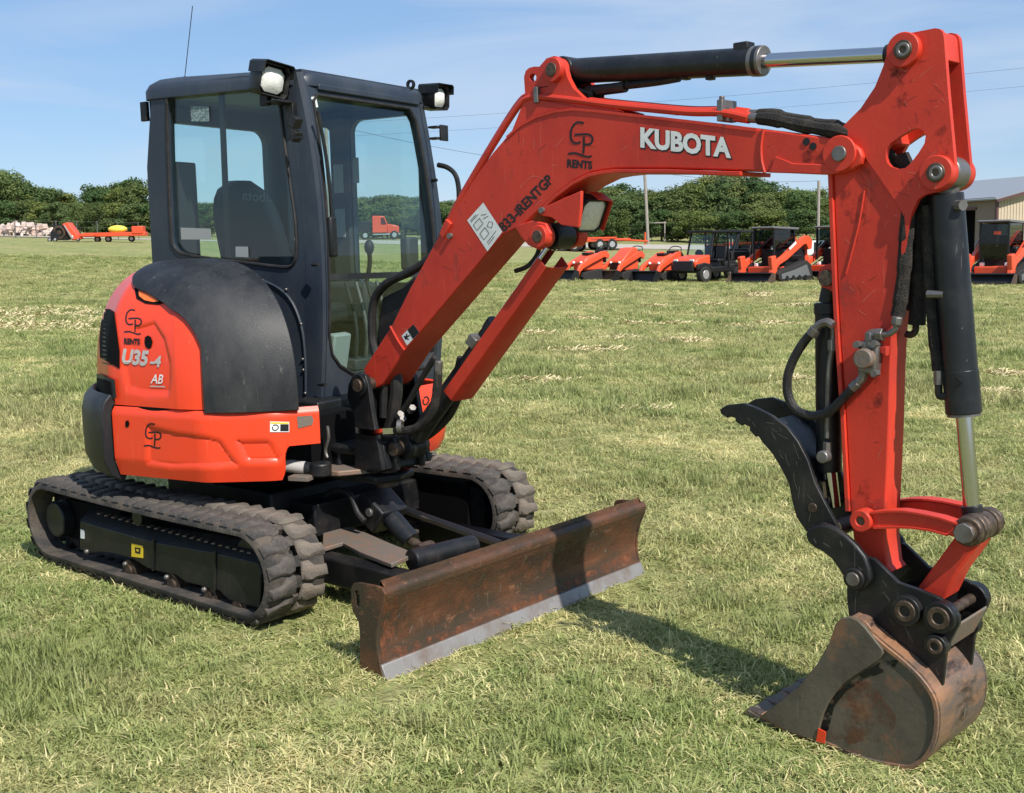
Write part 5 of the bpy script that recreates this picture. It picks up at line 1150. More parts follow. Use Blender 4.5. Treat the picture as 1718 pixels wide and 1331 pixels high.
def tuft(i, nb, rad_, hgt, straw=.12, wid=.0030, ln=(.3, 1.9), dark=1.):
    rnd = random.Random(100+i); V = []; Fc = []; tone = []
    for k in range(nb):
        a = rnd.uniform(0, 6.283); r0 = rad_*math.sqrt(rnd.random()); bx, by = r0*math.cos(a), r0*math.sin(a)
        dirn = rnd.uniform(0, 6.283); lean = rnd.uniform(*ln); h = hgt*rnd.uniform(.45, 1.15); w0 = wid*rnd.uniform(.7, 1.4); tn = rnd.random()
        if rnd.random() < straw: tn = rnd.uniform(.7, 1); lean = rnd.uniform(.8, 2.4); h *= .9
        else: tn *= .6*dark
        tx, ty = math.cos(dirn), math.sin(dirn); sx_, sy_ = -ty, tx; o = len(V); x, z, ang = 0., 0., math.pi/2-lean*.2
        for j in range(4):
            ww = w0*(1, .95, .7, .08)[j]
            V.append((bx+tx*x-sx_*ww, by+ty*x-sy_*ww, z)); V.append((bx+tx*x+sx_*ww, by+ty*x+sy_*ww, z)); tone += [tn, tn]
            x += h/3*math.cos(ang); z += h/3*math.sin(ang); z = max(z, .004); ang -= lean*.42
        for j in range(3): Fc.append((o+2*j, o+2*j+1, o+2*j+3, o+2*j+2))
    me = bpy.data.meshes.new('tuft'); me.from_pydata(V, [], Fc); me.materials.append(m_gr)
    at2 = me.attributes.new('tone', 'FLOAT', 'POINT'); at2.data.foreach_set('value', tone); me.polygons.foreach_set('use_smooth', [True]*len(me.polygons))
    o = bpy.data.objects.new('tuft_%02d' % i, me); tufts.objects.link(o)
for i in range(10): tuft(i, 34, .060, .066+.004*(i % 5), .10+.06*(i % 4), wid=.0023)
for i in range(10, 13): tuft(i, 30, .045, .105, .04, wid=.0026, ln=(.15, .9), dark=.55)
for i in range(13, 16): tuft(i, 34, .075, .085, .85, wid=.0020, ln=(1.2, 2.6))
for i in range(16, 18): tuft(i, 22, .05, .045, .0, wid=.0062, ln=(.8, 1.9), dark=.75)
rg = random.Random(5); PTS = []; SC = []; ROT = []; PICK = []
def scatter(v0, v1, dens, s0, s1, hs, wmax=None):
    area_w = lambda v: .85*v+3.0
    n = 0; tot = 0; st = (v1-v0)/20
    for k in range(20):
        va = v0+k*st; ww = area_w(va+st); cnt = int(2*ww*st*dens)
        for _ in range(cnt):
            v = va+rg.random()*st; w_ = rg.uniform(-ww, ww); x, y = xy(v, w_)
            if abs(w_) > .48*v+1.4 and rg.random() > .6: continue
            # bare under the tracks and blade
            if (-.95 < x < 1.02 and .56 < abs(y) < .84): continue
            s = rg.uniform(s0, s1); cl = .5+.5*math.sin(x*2.1+1.3*math.sin(y*1.7))*math.sin(y*2.4+1.1*math.sin(x*1.3))
            cl2 = .5+.5*math.sin(x*6.3+2*math.sin(y*3.1))*math.sin(y*5.7+1.7*math.sin(x*4.1)); hh = hs*rg.uniform(.5, 1.0)*(.62+.45*cl+.42*cl2*cl2)
            if (x-BKX)**2+(y-BKY)**2 < .12: hh *= .5
            if 1.55 < x < 2.05 and abs(y) < 1.0: hh *= .55
            if abs(x) < 1.15 and abs(y) < 1.05: hh *= .7
            pn = mnoise.noise((x*.9, y*.9, 3.1))+.6*mnoise.noise((x*2.7, y*2.7, 7.7))+rg.gauss(0, .22)
            PICK.append(10+rg.randrange(3) if pn > .50 else (13+rg.randrange(3) if pn < -.48 else (16+rg.randrange(2) if rg.random() < .05 else rg.randrange(10))))
            PTS.append((x, y, terrain(x, y)-.004)); SC.append((s, s, s*hh)); ROT.append((rg.uniform(-.15, .15), rg.uniform(-.15, .15), rg.uniform(0, 6.283)))
scatter(1.9, 5.5, 430, .8, 1.25, .70); scatter(5.5, 10, 270, 1.0, 1.5, .62); scatter(10, 18, 120, 1.3, 2.0, .72); scatter(18, 32, 48, 1.8, 2.8, .55); scatter(32, 60, 16, 2.6, 4.0, .40)
pm = bpy.data.meshes.new('grass'); pm.from_pydata(PTS, [], [])
a_ = pm.attributes.new('scl', 'FLOAT_VECTOR', 'POINT'); a_.data.foreach_set('vector', [q for s in SC for q in s])
a_ = pm.attributes.new('rot', 'FLOAT_VECTOR', 'POINT'); a_.data.foreach_set('vector', [q for s in ROT for q in s])
a_ = pm.attributes.new('pick', 'INT', 'POINT'); a_.data.foreach_set('value', PICK)
go = bpy.data.objects.new('grass', pm); COL.objects.link(go); tag(go, 'short mown grass with straw covering the field', 'grass', None, 'stuff')
def instancer(obj, coll):
    ng = bpy.data.node_groups.new('scatter_tufts', 'GeometryNodeTree'); ng.interface.new_socket('Geometry', in_out='INPUT', socket_type='NodeSocketGeometry'); ng.interface.new_socket('Geometry', in_out='OUTPUT', socket_type='NodeSocketGeometry')
    gi = N(ng, 'NodeGroupInput'); go_ = N(ng, 'NodeGroupOutput'); ip = N(ng, 'GeometryNodeInstanceOnPoints'); ci = N(ng, 'GeometryNodeCollectionInfo')
    ci.inputs['Collection'].default_value = coll; ci.inputs['Separate Children'].default_value = True; ci.inputs['Reset Children'].default_value = True
    na = N(ng, 'GeometryNodeInputNamedAttribute', data_type='FLOAT_VECTOR'); na.inputs[0].default_value = 'scl'; nb_ = N(ng, 'GeometryNodeInputNamedAttribute', data_type='FLOAT_VECTOR'); nb_.inputs[0].default_value = 'rot'
    ip.inputs['Pick Instance'].default_value = True; L = ng.links.new
    L(gi.outputs[0], ip.inputs['Points']); L(ci.outputs[0], ip.inputs['Instance']); L(nb_.outputs[0], ip.inputs['Rotation']); L(na.outputs[0], ip.inputs['Scale']); L(ip.outputs[0], go_.inputs[0])
    nc_ = N(ng, 'GeometryNodeInputNamedAttribute', data_type='INT'); nc_.inputs[0].default_value = 'pick'; L(nc_.outputs[0], ip.inputs['Instance Index'])
    md = obj.modifiers.new('scatter', 'NODES'); md.node_group = ng
instancer(go, tufts)
# little heaps of dry clippings left by the mower: loose straw strands
V = []; Fc = []
rh = random.Random(3)
def heap(px, py, wm, hm, n):
    c = CAM+ray(px, py)*1; d = ray(px, py); t = 5.0
    for _ in range(60):
        p = CAM+d*t; dz = p.z-terrain(p.x, p.y); t += dz/max(.02, -d.z)*.7
    p = CAM+d*t
    for _ in range(n):
        a, b_ = rh.gauss(0, wm*.5), rh.gauss(0, wm*.25); x = p.x+RHX*a+FHX*b_; y = p.y+RHY*a+FHY*b_; z = terrain(x, y)+.02+rh.random()*hm*math.exp(-(a/wm)**2*2-(b_/wm*2)**2)
        L_ = rh.uniform(.04, .10)*(1+t*.015); an = rh.uniform(0, 6.283); el = rh.uniform(-.3, .5); q = Vector((math.cos(an)*math.cos(el), math.sin(an)*math.cos(el), math.sin(el)))*L_; sd_ = Vector((-math.sin(an), math.cos(an), .6))*(.0012+.00035*t)
        o = len(V); P = Vector((x, y, z)); V.extend([tuple(P-sd_), tuple(P+sd_), tuple(P+q+sd_), tuple(P+q-sd_)]); Fc.append((o, o+1, o+2, o+3))
for px, py, wm, hm in ((960, 590, .5, .06), (1010, 588, .4, .06), (1130, 545, .45, .07), (1057, 545, .3, .06), (1135, 573, .4, .05), (1235, 550, .3, .08), (1290, 545, .5, .10), (1190, 513, .5, .08), (1330, 515, .6, .12), (1270, 495, .5, .08), (1100, 515, .4, .05), (970, 537, .5, .05), (1000, 490, .6, .05), (1380, 500, .5, .1), (1165, 575, .4, .04), (1650, 660, .5, .05), (1690, 630, .5, .05), (1040, 570, .5, .05), (1260, 470+30, .5, .06), (880, 560, .5, .05), (900, 640, .35, .04), (1080, 690, .25, .03), (1340, 640, .3, .04)):
    heap(px, py, wm*.9, hm*.45, 240)
for px, py, wm in ((20, 548, 1.6), (80, 540, 1.8), (140, 548, 1.4), (60, 530, 1.5), (110, 528, 1.5), (30, 520, 1.2)): heap(px, py, wm*1.5, .010, 700)
hm_ = bpy.data.meshes.new('hay_clippings'); hm_.from_pydata(V, [], Fc); hm_.materials.append(m_straw); ho = bpy.data.objects.new('hay_clippings', hm_); COL.objects.link(ho); tag(ho, 'pale dry clippings lying in heaps on the mown field', 'hay', None, 'stuff')

# ================================================================== things in the distance
def spot(px, D, dz=0):
    d = ray(px, IH/2); h = Vector((d.x, d.y)); k = h.x*FHX+h.y*FHY; x, y = CAM.x+h.x/k*D, CAM.y+h.y/k*D
    return Vector((x, y, terrain(x, y)+dz))
LEFT, TOWARD, RIGHT, AWAY = YAW+math.pi/2, YAW+math.pi, YAW-math.pi/2, YAW
# ---- trees
def leaf_mat(name, a, b):
    m = bpy.data.materials.new(name); m.use_nodes = True; nt = m.node_tree; nt.nodes.clear(); L = nt.links.new
    g = N(nt, 'ShaderNodeTexCoord'); n = N(nt, 'ShaderNodeTexNoise'); n.inputs['Scale'].default_value = 5; n.inputs['Detail'].default_value = 3; oi = N(nt, 'ShaderNodeObjectInfo')
    r = N(nt, 'ShaderNodeMapRange'); r.inputs[1].default_value = .35; r.inputs[2].default_value = .68; x = N(nt, 'ShaderNodeMixRGB'); x.inputs[1].default_value = (*a, 1); x.inputs[2].default_value = (*b, 1)
    L(g.outputs['Object'], n.inputs[0]); L(n.outputs[0], r.inputs[0]); L(r.outputs[0], x.inputs[0]); h = N(nt, 'ShaderNodeHueSaturation'); L(x.outputs[0], h.inputs['Color'])
    r2 = N(nt, 'ShaderNodeMapRange'); r2.inputs[3].default_value = .475; r2.inputs[4].default_value = .52; L(oi.outputs['Random'], r2.inputs[0]); L(r2.outputs[0], h.inputs['Hue'])
    r3 = N(nt, 'ShaderNodeMapRange'); r3.inputs[3].default_value = 1.25; r3.inputs[4].default_value = .75; L(oi.outputs['Random'], r3.inputs[0]); L(r3.outputs[0], h.inputs['Value'])
    d = N(nt, 'ShaderNodeBsdfDiffuse'); t = N(nt, 'ShaderNodeBsdfTranslucent'); mx = N(nt, 'ShaderNodeMixShader'); mx.inputs[0].default_value = .35; o = N(nt, 'ShaderNodeOutputMaterial')
    L(h.outputs[0], d.inputs[0]); L(h.outputs[0], t.inputs[0]); L(d.outputs[0], mx.inputs[1]); L(t.outputs[0], mx.inputs[2]); L(mx.outputs[0], o.inputs[0]); return m
m_leafs = [leaf_mat('dark_leaves', (.085, .135, .055), (.12, .175, .068)), leaf_mat('mid_leaves', (.10, .155, .058), (.14, .195, .072)), leaf_mat('olive_leaves', (.105, .145, .052), (.15, .185, .07)), leaf_mat('yellowish_leaves', (.125, .165, .052), (.175, .215, .07))]  # distance haze put into the leaf colours: lightened and slightly blued
m_bark = mat('bark', (.09, .07, .055), .9)
CROWNS = []
for i in range(8):
    rnd = random.Random(40+i); V = []; Fc = []; lobes = []
    for k in range(26):
        a = rnd.uniform(0, 6.283); hz = rnd.uniform(.10, .86); rr_ = (.36*math.sin(math.pi*min(1, (hz+.16)/1.12))**.7)*rnd.uniform(.3, 1); lobes.append((rr_*math.cos(a), rr_*math.sin(a), hz, rnd.uniform(.06, .16)))
    for (lx, ly, lz, lr) in lobes:
        for _ in range(230):
            d = Vector((rnd.gauss(0, 1), rnd.gauss(0, 1), rnd.gauss(0, 1))).normalized(); p = Vector((lx, ly, lz))+Vector((d.x*1.15, d.y*1.15, d.z*.85))*lr*(rnd.uniform(.55, 1.05) if rnd.random() < .88 else rnd.uniform(1, 1.35))
            if p.z < .02: continue
            n_ = (d+Vector((rnd.gauss(0, .5), rnd.gauss(0, .5), .35+rnd.gauss(0, .5)))).normalized(); u_ = n_.orthogonal().normalized(); u_.rotate(Matrix.Rotation(rnd.uniform(0, 6.28), 3, n_)); w2 = n_.cross(u_); s = rnd.uniform(.010, .021); o = len(V)
            V += [tuple(p-u_*s-w2*s*.6), tuple(p+u_*s*.2-w2*s), tuple(p+u_*s+w2*s*.5), tuple(p-u_*s*.3+w2*s)]; Fc.append((o, o+1, o+2, o+3))
    me = bpy.data.meshes.new('crown'); me.from_pydata(V, [], Fc); me.materials.append(m_leafs[i % 4]); CROWNS.append(me)
tb_ = MB(); tb_.cyl((0, 0, -.02), (0.01, 0, .35), .022, .014, 8)
for k in range(5):
    a = k*1.3; tb_.cyl((0.005, 0, .18+.03*k), (.16*math.cos(a), .16*math.sin(a), .42+.06*k), .010, .004, 6)
TRUNK = tb_.mesh('trunk'); TRUNK.materials.append(m_bark)
rt = random.Random(9)
belt = [(-60, 288), (0, 284), (34, 281), (60, 298), (90, 314), (125, 326), (150, 338), (163, 340), (172, 318), (200, 298), (235, 294), (262, 298), (290, 335), (340, 345), (420, 352), (520, 352), (570, 345), (620, 330), (680, 326), (740, 335), (800, 345), (850, 350), (905, 348), (940, 335), (975, 310), (1010, 300), (1050, 308), (1085, 312), (1130, 320), (1150, 305), (1175, 296), (1210, 291), (1250, 292), (1275, 300), (1300, 312), (1340, 315), (1385, 318), (1440, 322), (1520, 330), (1620, 338), (1760, 338)]
def ytop(px):
    for (a, b_), (c_, d_) in zip(belt, belt[1:]):
        if a <= px <= c_: return b_+(d_-b_)*(px-a)/(c_-a)
    return 335
posn = lambda px: 'on the left beyond the rubble' if px < 160 else ('behind the red implement, left of the cab' if px < 290 else ('seen through the cab' if px < 760 else ('behind the parked row' if px < 1420 else 'beyond the metal building')))
def plant(px, D, yt, wscale, k):
    if 135 < px < 168: wscale *= .55; yt = max(yt, 334)
    p = spot(px, D); hy = 413.8-.0217*(px-859); ztop = CAM.z+(hy-yt)/FPX*D; H = max(3.0, ztop-p.z)
    tone = ('dark green', 'mid green', 'olive green', 'yellowish green')[k % 4]
    t = empty('tree', p, rt.uniform(0, 6.28), '%s broadleaf tree in the belt %s' % (tone, posn(px)), 'tree', 'belt trees, %s %s' % (tone, posn(px)))
    for me, nm in ((TRUNK, 'trunk'), (CROWNS[k % 8], 'crown')):
        o = bpy.data.objects.new(nm, me); COL.objects.link(o); o.parent = t; ww = wscale*rt.uniform(.9, 1.25); o.scale = (ww, ww, H*1.04)
k = 0; px = -70
while px < 1760:
    plant(px+rt.uniform(-4, 4), rt.uniform(112, 122), ytop(px)+rt.uniform(-5, 24), rt.uniform(4.4, 7.0), k); k += rt.choice((1, 2, 3)); px += 21
px = -50
while px < 1760:
    plant(px+rt.uniform(-5, 5), rt.uniform(126, 140), ytop(px)+rt.uniform(-3, 12), rt.uniform(5.5, 8.5), k); k += rt.choice((1, 2, 3)); px += 29
px = -60
while px < 1440:      # low understorey edge
    plant(px+rt.uniform(-6, 6), rt.uniform(101, 106), 372+rt.uniform(-14, 5) if px > 760 else 362+rt.uniform(-18, 4), rt.uniform(3.5, 5), k); k += 1; px += 30

# ---- utility poles and wires
m_wood = mat('weathered_pole', (.32, .29, .25), .9, 0, (.20, .17, .14), .6, 6)
def pole(px, D, yt, lab, arm=True, lean=0):
    p = spot(px, D); hy = 413.8-.0217*(px-859); H = CAM.z+(hy-yt)/FPX*D-p.z
    t = empty('utility_pole', p, YAW, lab, 'pole'); dx = math.sin(lean)*H
    MB().tube([(0, 0, -.2), (0, dx*.5, H*.5), (0, dx, H)], .13, 8, 2).build('post', m_wood, t)
    if arm:
        MB().box((-.12, dx, H-.12), (.10, 1.5, .12)).build('crossarm', m_wood, t)
        for y in (-.68, -.3, .3, .68): MB().cyl((-.12, dx+y, H-.06), (-.12, dx+y, H+.10), .05, .035, 8).build('insulator', m_wht, t)
    return p+Vector((0, 0, H))
m_wire = mat('power_wire', (.05, .05, .05), .6)
pA = pole(1089, 98, 290, 'wooden utility pole with crossarm right of the boom lamp', True, R(2.5)); pB = pole(1369, 99, 306, 'plain wooden utility pole close left of the dipper arm', False); pC = pole(566, 78, 214, 'wooden utility pole with crossarm seen through the cab windscreen')
def wire(a, b_, sag, lab, r=.014):
    P = [a.lerp(b_, i/14)-Vector((0, 0, sag*4*(i/14)*(1-i/14))) for i in range(15)]
    tag(MB().tube(P, r, 5, 0).build('power_line', m_wire), lab, 'power line')
wire(pA, pB, .4, 'thin power line between the two far poles behind the parked row'); wire(pA+Vector((0, 0, -.1)), pC, .6, 'thin power line from the crossarm pole towards the cab')
pD = pole(1905, 62, 102, 'wooden utility pole with crossarm standing off the right edge of the picture')
side_ = Vector((RHX, RHY, 0))
wire(pC+side_*.3, pD+side_*.3, .35, 'upper power line crossing the sky right of the dipper arm', .007); wire(pC-side_*.6-Vector((0, 0, .9)), pD-side_*.6-Vector((0, 0, 1.1)), .3, 'lower power line crossing the sky right of the dipper arm', .006)
# service frame beside the pole
t = empty('meter_post', spot(1111, 104), YAW, 'small timber meter frame beside the crossarm pole', 'post'); MB().box((0, -.3, .9), (.1, .1, 1.9)).build('post', m_wood, t); MB().box((0, .35, 1.75), (.08, 1.6, .1)).build('crossbar', m_wood, t)
# ---- fences
m_post = mat('fence_post_steel', (.10, .10, .10), .6)
def fence(p0, p1, D0, D1, n, lab, h=1.25):
    t = empty('wire_fence', spot(p0, D0), 0, lab, 'fence'); base = t.location.copy(); tops = []
    for i in range(n+1):
        q = spot(p0+(p1-p0)*i/n, D0+(D1-D0)*i/n)-base; MB().cyl(q-Vector((0, 0, .1)), q+Vector((0, 0, h)), .035, n=6).build('post', m_post, t); tops.append(q)
    for z in (h*.3, h*.65, h*.96): MB().tube([q+Vector((0, 0, z)) for q in tops], .012, 4, 0).build('wire', m_post, t)
fence(-20, 250, 80, 84, 8, 'thin dark wire fence in front of the rubble at far left'); fence(900, 1420, 103, 108, 16, 'dark wire fence along the trees behind the parked row', 1.5)
# ---- rubble
m_rub2 = mat('broken_concrete', (.62, .55, .50), .95, 0, (.50, .33, .26), .8, .9, .42, .6); V = []; Fc = []; rr3 = random.Random(21); rb = MB()
for _ in range(190):
    px = rr3.uniform(8, 118); p = spot(px, rr3.uniform(86, 90)); e = math.sin(math.pi*(px-8)/110)**.35; s = rr3.uniform(.12, .34); rb.box(p+Vector((0, 0, rr3.uniform(0, .95*e))), (s*rr3.uniform(.6, 1.5), s*rr3.uniform(.6, 1.5), s), rr3.uniform(0, 6), rr3.uniform(-.6, .6))
tag(rb.build('rubble', m_rub2), 'pile of broken pale and pink concrete at far left', 'rubble', None, 'stuff')

# ---- parked machines
m_or = mat('machine_orange', (.70, .085, .03), .4, 0, (.55, .09, .05), .5, 3, .42, .7); m_bk = mat('machine_black', (.012, .012, .013), .5); m_gy = mat('machine_grey', (.13, .135, .14), .5); m_tire = mat('tyre', (.022, .021, .02), .85); m_rim = mat('steel_rim', (.5, .5, .5), .35, .6); m_dg = glass('dark_machine_glass', (.35, .42, .45)); m_hl = mat('headlamp', (.8, .8, .78), .2); m_brn = mat('worn_brown_bucket', (.09, .06, .045), .6, .3, (.2, .12, .08), .6, 3)
def track_loader(px, D, head, lab, closed=False, pal=m_or):
    t = empty('track_loader', spot(px, D), head, lab, 'loader', 'compact track loaders in the parked row')
    for s in (-1, 1):
        b = MB(); b.prism([(-1.15, .20), (-1.0, .03), (.75, .0), (1.05, .12), (1.10, .34), (.95, .46), (.1, .58), (-.75, .80), (-1.05, .62)], s*.55, s*.95); b.build('track', m_tire, t, .03)
        b = MB(); b.prism([(-.95, .22), (.9, .14), (.95, .32), (.1, .46), (-.7, .64)], s*.94, s*.97); tf_ = b.build('track_frame', m_gy, t)
        for x in (-.6, -.2, .2, .6): MB().cyl((x, s*.97, .16), (x, s*.99, .16), .10, n=12).build('roller', m_bk, tf_)
        b = MB(); b.prism([(-1.35, 1.50), (-1.18, 1.70), (-.90, 1.74), (-.55, 1.60), (.55, 1.0), (1.0, .82), (1.22, .62), (1.38, .14), (1.18, .10), (1.0, .48), (.80, .66), (.3, .84), (-.75, 1.38), (-.95, 1.42), (-1.1, 1.2), (-1.3, 1.22)], s*.62, s*.78); la = b.build('loader_arm', pal, t, .02)
        MB().cyl((-.7, s*.70, .95), (.1, s*.70, .98), .05).build('lift_cylinder', m_bk, la); MB().box((1.12, s*.70, .55), (.30, .18, .9), 0, .15).build('arm_knee', pal, la, .03)
    MB().box((-.55, 0, .85), (1.35, 1.1, .75)).build('engine_body', m_bk, t, .06); MB().prism([(-1.45, .45), (-1.25, .4), (-1.2, 1.4), (-1.35, 1.42)], -.55, .55).build('tailgate', pal, t, .03); MB().box((.55, 0, .42), (.9, 1.05, .35)).build('foot_box', pal, t, .03)
    for x, y in ((.72, -.45), (.72, .45), (-.62, -.45), (-.62, .45)): MB().box((x*.98, y, 1.42), (.07, .06, 1.22)).build('cab_post', m_bk, t)
    rf = MB().prism([(-.85, 1.96), (.80, 2.02), (.86, 2.06), (.80, 2.10), (-.80, 2.05)], -.52, .52).build('cab_roof', m_gy, t, .02)
    for s in (-1, 1): MB().box((.05, s*.46, 1.62), (1.25, .012, .72)).build('side_window', m_dg, t)
    MB().box((-.60, 0, 1.62), (.02, .86, .70)).build('rear_window', m_dg, t)
    if closed:
        MB().box((.73, 0, 1.40), (.015, .84, 1.12)).build('front_door', m_dg, t); MB().box((.745, .1, 1.68), (.01, .22, .10)).build('door_decal', m_or, t)
    for s in (-1, 1):
        MB().tube([(-1.0, s*.60, 1.3), (-.6, s*.58, 1.1), (.2, s*.58, .8), (1.0, s*.6, .5)], .025, 6).build('arm_hose', m_bk, t); MB().box((.62, s*.40, .66), (.12, .14, .12)).build('work_lamp', m_hl, t, .02); MB().tube([(.30, s*.28, 1.0), (.36, s*.28, 1.3)], .02, 6, 0).build('joystick', m_bk, t); MB().box((.0, s*.80, 1.36), (.5, .01, .10), 0, .52).build('arm_decal', m_wht, t)
    for z in (1.35, 1.5, 1.65, 1.8): MB().box((-.1, .475, z), (1.1, .012, .02)).build('side_screen_bar', m_bk, t)
    MB().box((-.15, 0, .95), (.5, .48, .14)).build('seat', m_bk, t, .04); MB().box((-.38, 0, 1.28), (.14, .46, .62), 0, -.15).build('seat_back', m_bk, t, .04)
    MB().prism([(1.32, .06), (1.85, .02), (1.87, .05), (1.5, .09), (1.38, .28), (1.52, .36), (1.48, .40), (1.30, .34)], -.95, .95).build('bucket', m_bk, t, .01)
    for s in (-1, 1): MB().prism([(1.32, .06), (1.86, .03), (1.50, .38), (1.30, .34)], s*.93, s*.96).build('bucket_side', m_brn, t)
    return t
track_loader(1298, 44, YAW+R(132), 'open cab track loader with raised diagonal orange arm, nearest left of the dipper arm'); track_loader(1400, 45, YAW+R(134), 'track loader half hidden behind the red dipper arm'); track_loader(1672, 38, YAW+R(138), 'dark windowed track loader at the right edge below the metal building', True)
def mini_loader(px, D, head, lab, upright=False):
    t = empty('stand_on_loader', spot(px, D), head, lab, 'loader', 'small stand-on loaders in the parked row')
    for s in (-1, 1):
        MB().prism([(-.75, .18), (-.55, .02), (.55, .0), (.72, .16), (.62, .34), (-.2, .46), (-.6, .42)], s*.34, s*.52).build('track', m_tire, t, .03)
        MB().prism([(-.80, 1.0), (-.62, 1.16), (-.35, 1.14), (.40, .82), (.80, .62), (.98, .30), (1.02, .10), (.88, .10), (.78, .36), (.6, .50), (.2, .66), (-.5, .92), (-.72, .84)], s*.36, s*.48).build('loader_arm', m_or, t, .02)
    if upright: MB().prism([(-.55, .4), (.55, .40), (.50, .78), (-.15, 1.28), (-.45, 1.32), (-.6, 1.1)], -.32, .32).build('hood', m_or, t, .05); MB().box((.54, 0, .58), (.03, .52, .3)).build('front_grille', m_bk, t)
    else: MB().prism([(-.6, .4), (.45, .40), (.50, .75), (.25, .95), (-.3, 1.08), (-.6, 1.0)], -.32, .32).build('hood', m_or, t, .06); MB().box((-.05, 0, 1.06), (.34, .4, .10)).build('top_vent', m_bk, t, .03)
    MB().box((-.72, 0, .95), (.16, .56, .5)).build('control_console', m_bk, t, .04); MB().tube([(-.8, -.3, 1.1), (-.9, -.25, 1.3), (-.85, 0, 1.36), (-.9, .25, 1.3), (-.8, .3, 1.1)], .02, 6).build('hand_bar', m_bk, t)
    MB().prism([(.98, .06), (1.45, .02), (1.46, .05), (1.1, .09), (1.02, .36), (1.18, .42), (1.15, .46), (.95, .40)], -.60, .60).build('bucket', m_bk if not upright else m_brn, t, .01)
    for s in (-1, 1): MB().prism([(.98, .06), (1.45, .03), (1.17, .44), (.95, .4)], s*.58, s*.605).build('bucket_side', m_bk, t); 
    for s in (-1, 1): MB().sphere((.52, s*.22, .72), .06, 6).build('headlamp', m_hl, t)
    return t
mini_loader(988, 45.5, YAW+R(128), 'stand-on mini loader with dark bucket, leftmost of the parked row'); mini_loader(1048, 46, YAW+R(135), 'stand-on mini loader with tall sloping orange hood, second in the parked row', True); mini_loader(1112, 45, YAW+R(136), 'stand-on mini loader half behind the utility vehicle, third in the parked row')
def wheel(parent, c, r, w_):
    w0 = MB().cyl((c[0], c[1]-w_/2, c[2]), (c[0], c[1]+w_/2, c[2]), r, n=20).build('wheel', m_tire, parent, .03); MB().cyl((c[0], c[1]-w_/2-.01, c[2]), (c[0], c[1]+w_/2+.01, c[2]), r*.55, n=16).build('rim', m_rim, w0, .01)
def utility_vehicle(px, D, head, lab, paint):
    t = empty('utility_vehicle', spot(px, D), head, lab, 'utility vehicle', 'roofed utility vehicles in the parked row')
    for x in (1.0, -.95):
        for y in (-.62, .62): wheel(t, (x, y, .31), .31, .24)
    MB().box((.0, 0, .48), (2.6, 1.15, .22)).build('chassis', m_bk, t, .04); MB().prism([(.62, .60), (1.45, .58), (1.48, .80), (1.30, .94), (.62, 1.06)], -.62, .62).build('hood', paint, t, .06); MB().prism([(1.40, .42), (1.55, .45), (1.52, .82), (1.44, .84)], -.52, .52).build('bumper', m_bk, t, .03)
    for s in (-1, 1): MB().box((1.44, s*.42, .84), (.06, .22, .10)).build('headlamp', m_hl, t, .02); MB().prism([(.62, .5), (1.42, .5), (1.42, .70), (1.0, .76), (.66, .70)], s*.60, s*.70).build('fender', m_bk, t, .03)
    for s in (-1, 1):
        for x0, z0, x1, z1 in ((.62, .95, .40, 1.90), (-.45, .6, -.40, 1.92), (-.55, .8, -1.0, 1.88)): MB().tube([(x0, s*.60, z0), (x1, s*.57, z1)], .045, 6, 0).build('roll_bar', m_bk, t)
    MB().box((-.25, 0, 1.93), (1.65, 1.34, .10)).build('roof', m_bk, t, .02)
    for s in (-.3, .3): MB().box((-.12, s, .82), (.48, .5, .14)).build('seat', m_bk, t, .04); MB().box((-.36, s, 1.12), (.12, .5, .52), 0, -.2).build('seat_back', m_bk, t, .04)
    MB().box((-1.1, 0, .98), (1.1, 1.25, .34)).build('cargo_bed', m_bk, t, .03); MB().prism([(.60, 1.02), (.62, 1.04), (.42, 1.86), (.40, 1.86)], -.55, .55).build('windscreen', m_glass, t); MB().tube([(.3, -.3, 1.05), (.2, -.3, 1.15)], .16, 10, 0).build('steering_wheel', m_bk, t)
    MB().box((-.50, 0, 1.35), (.03, 1.05, .75)).build('rear_screen', m_dg, t); MB().box((-1.62, 0, 1.05), (.05, 1.2, .40)).build('tailgate', m_bk, t, .02)
utility_vehicle(1190, 44.6, YAW+R(128), 'orange hooded utility side-by-side with black roof and open seats in the parked row', m_or); utility_vehicle(1232, 48.5, YAW+R(128), 'black utility side-by-side tucked behind the orange hooded one', m_bk)
# ---- trailers
def trailer(px, D, head, L_, lab):
    t = empty('flatbed_trailer', spot(px, D), head, lab, 'trailer', 'red trailers on the gravel')
    MB().box((0, 0, .72), (L_, 2.0, .16)).build('deck', m_or, t, .02); MB().box((-L_*.05, -1.02, .86), (L_*.6, .05, .12)).build('rail', m_or, t); MB().tube([(L_/2, -.8, .66), (L_/2+1.6, 0, .55)], .06, 6, 0).build('drawbar', m_or, t); MB().tube([(L_/2, .8, .66), (L_/2+1.6, 0, .55)], .06, 6, 0).build('drawbar', m_or, t); MB().box((L_/2+1.4, 0, .75), (.1, .1, .9)).build('jack', m_or, t)
    for x in (-.2, .7):
        for s in (-1, 1): wheel(t, (x, s*1.0, .38), .38, .24)
trailer(1008, 84, YAW-R(80), 4.2, 'red tandem axle trailer parked beyond the mini loaders'); trailer(968, 80, YAW+R(75), 2.6, 'short low red implement trailer behind the boom lamp'); trailer(1245, 78, YAW-R(85), 4.5, 'red trailer mostly hidden behind the utility vehicle')
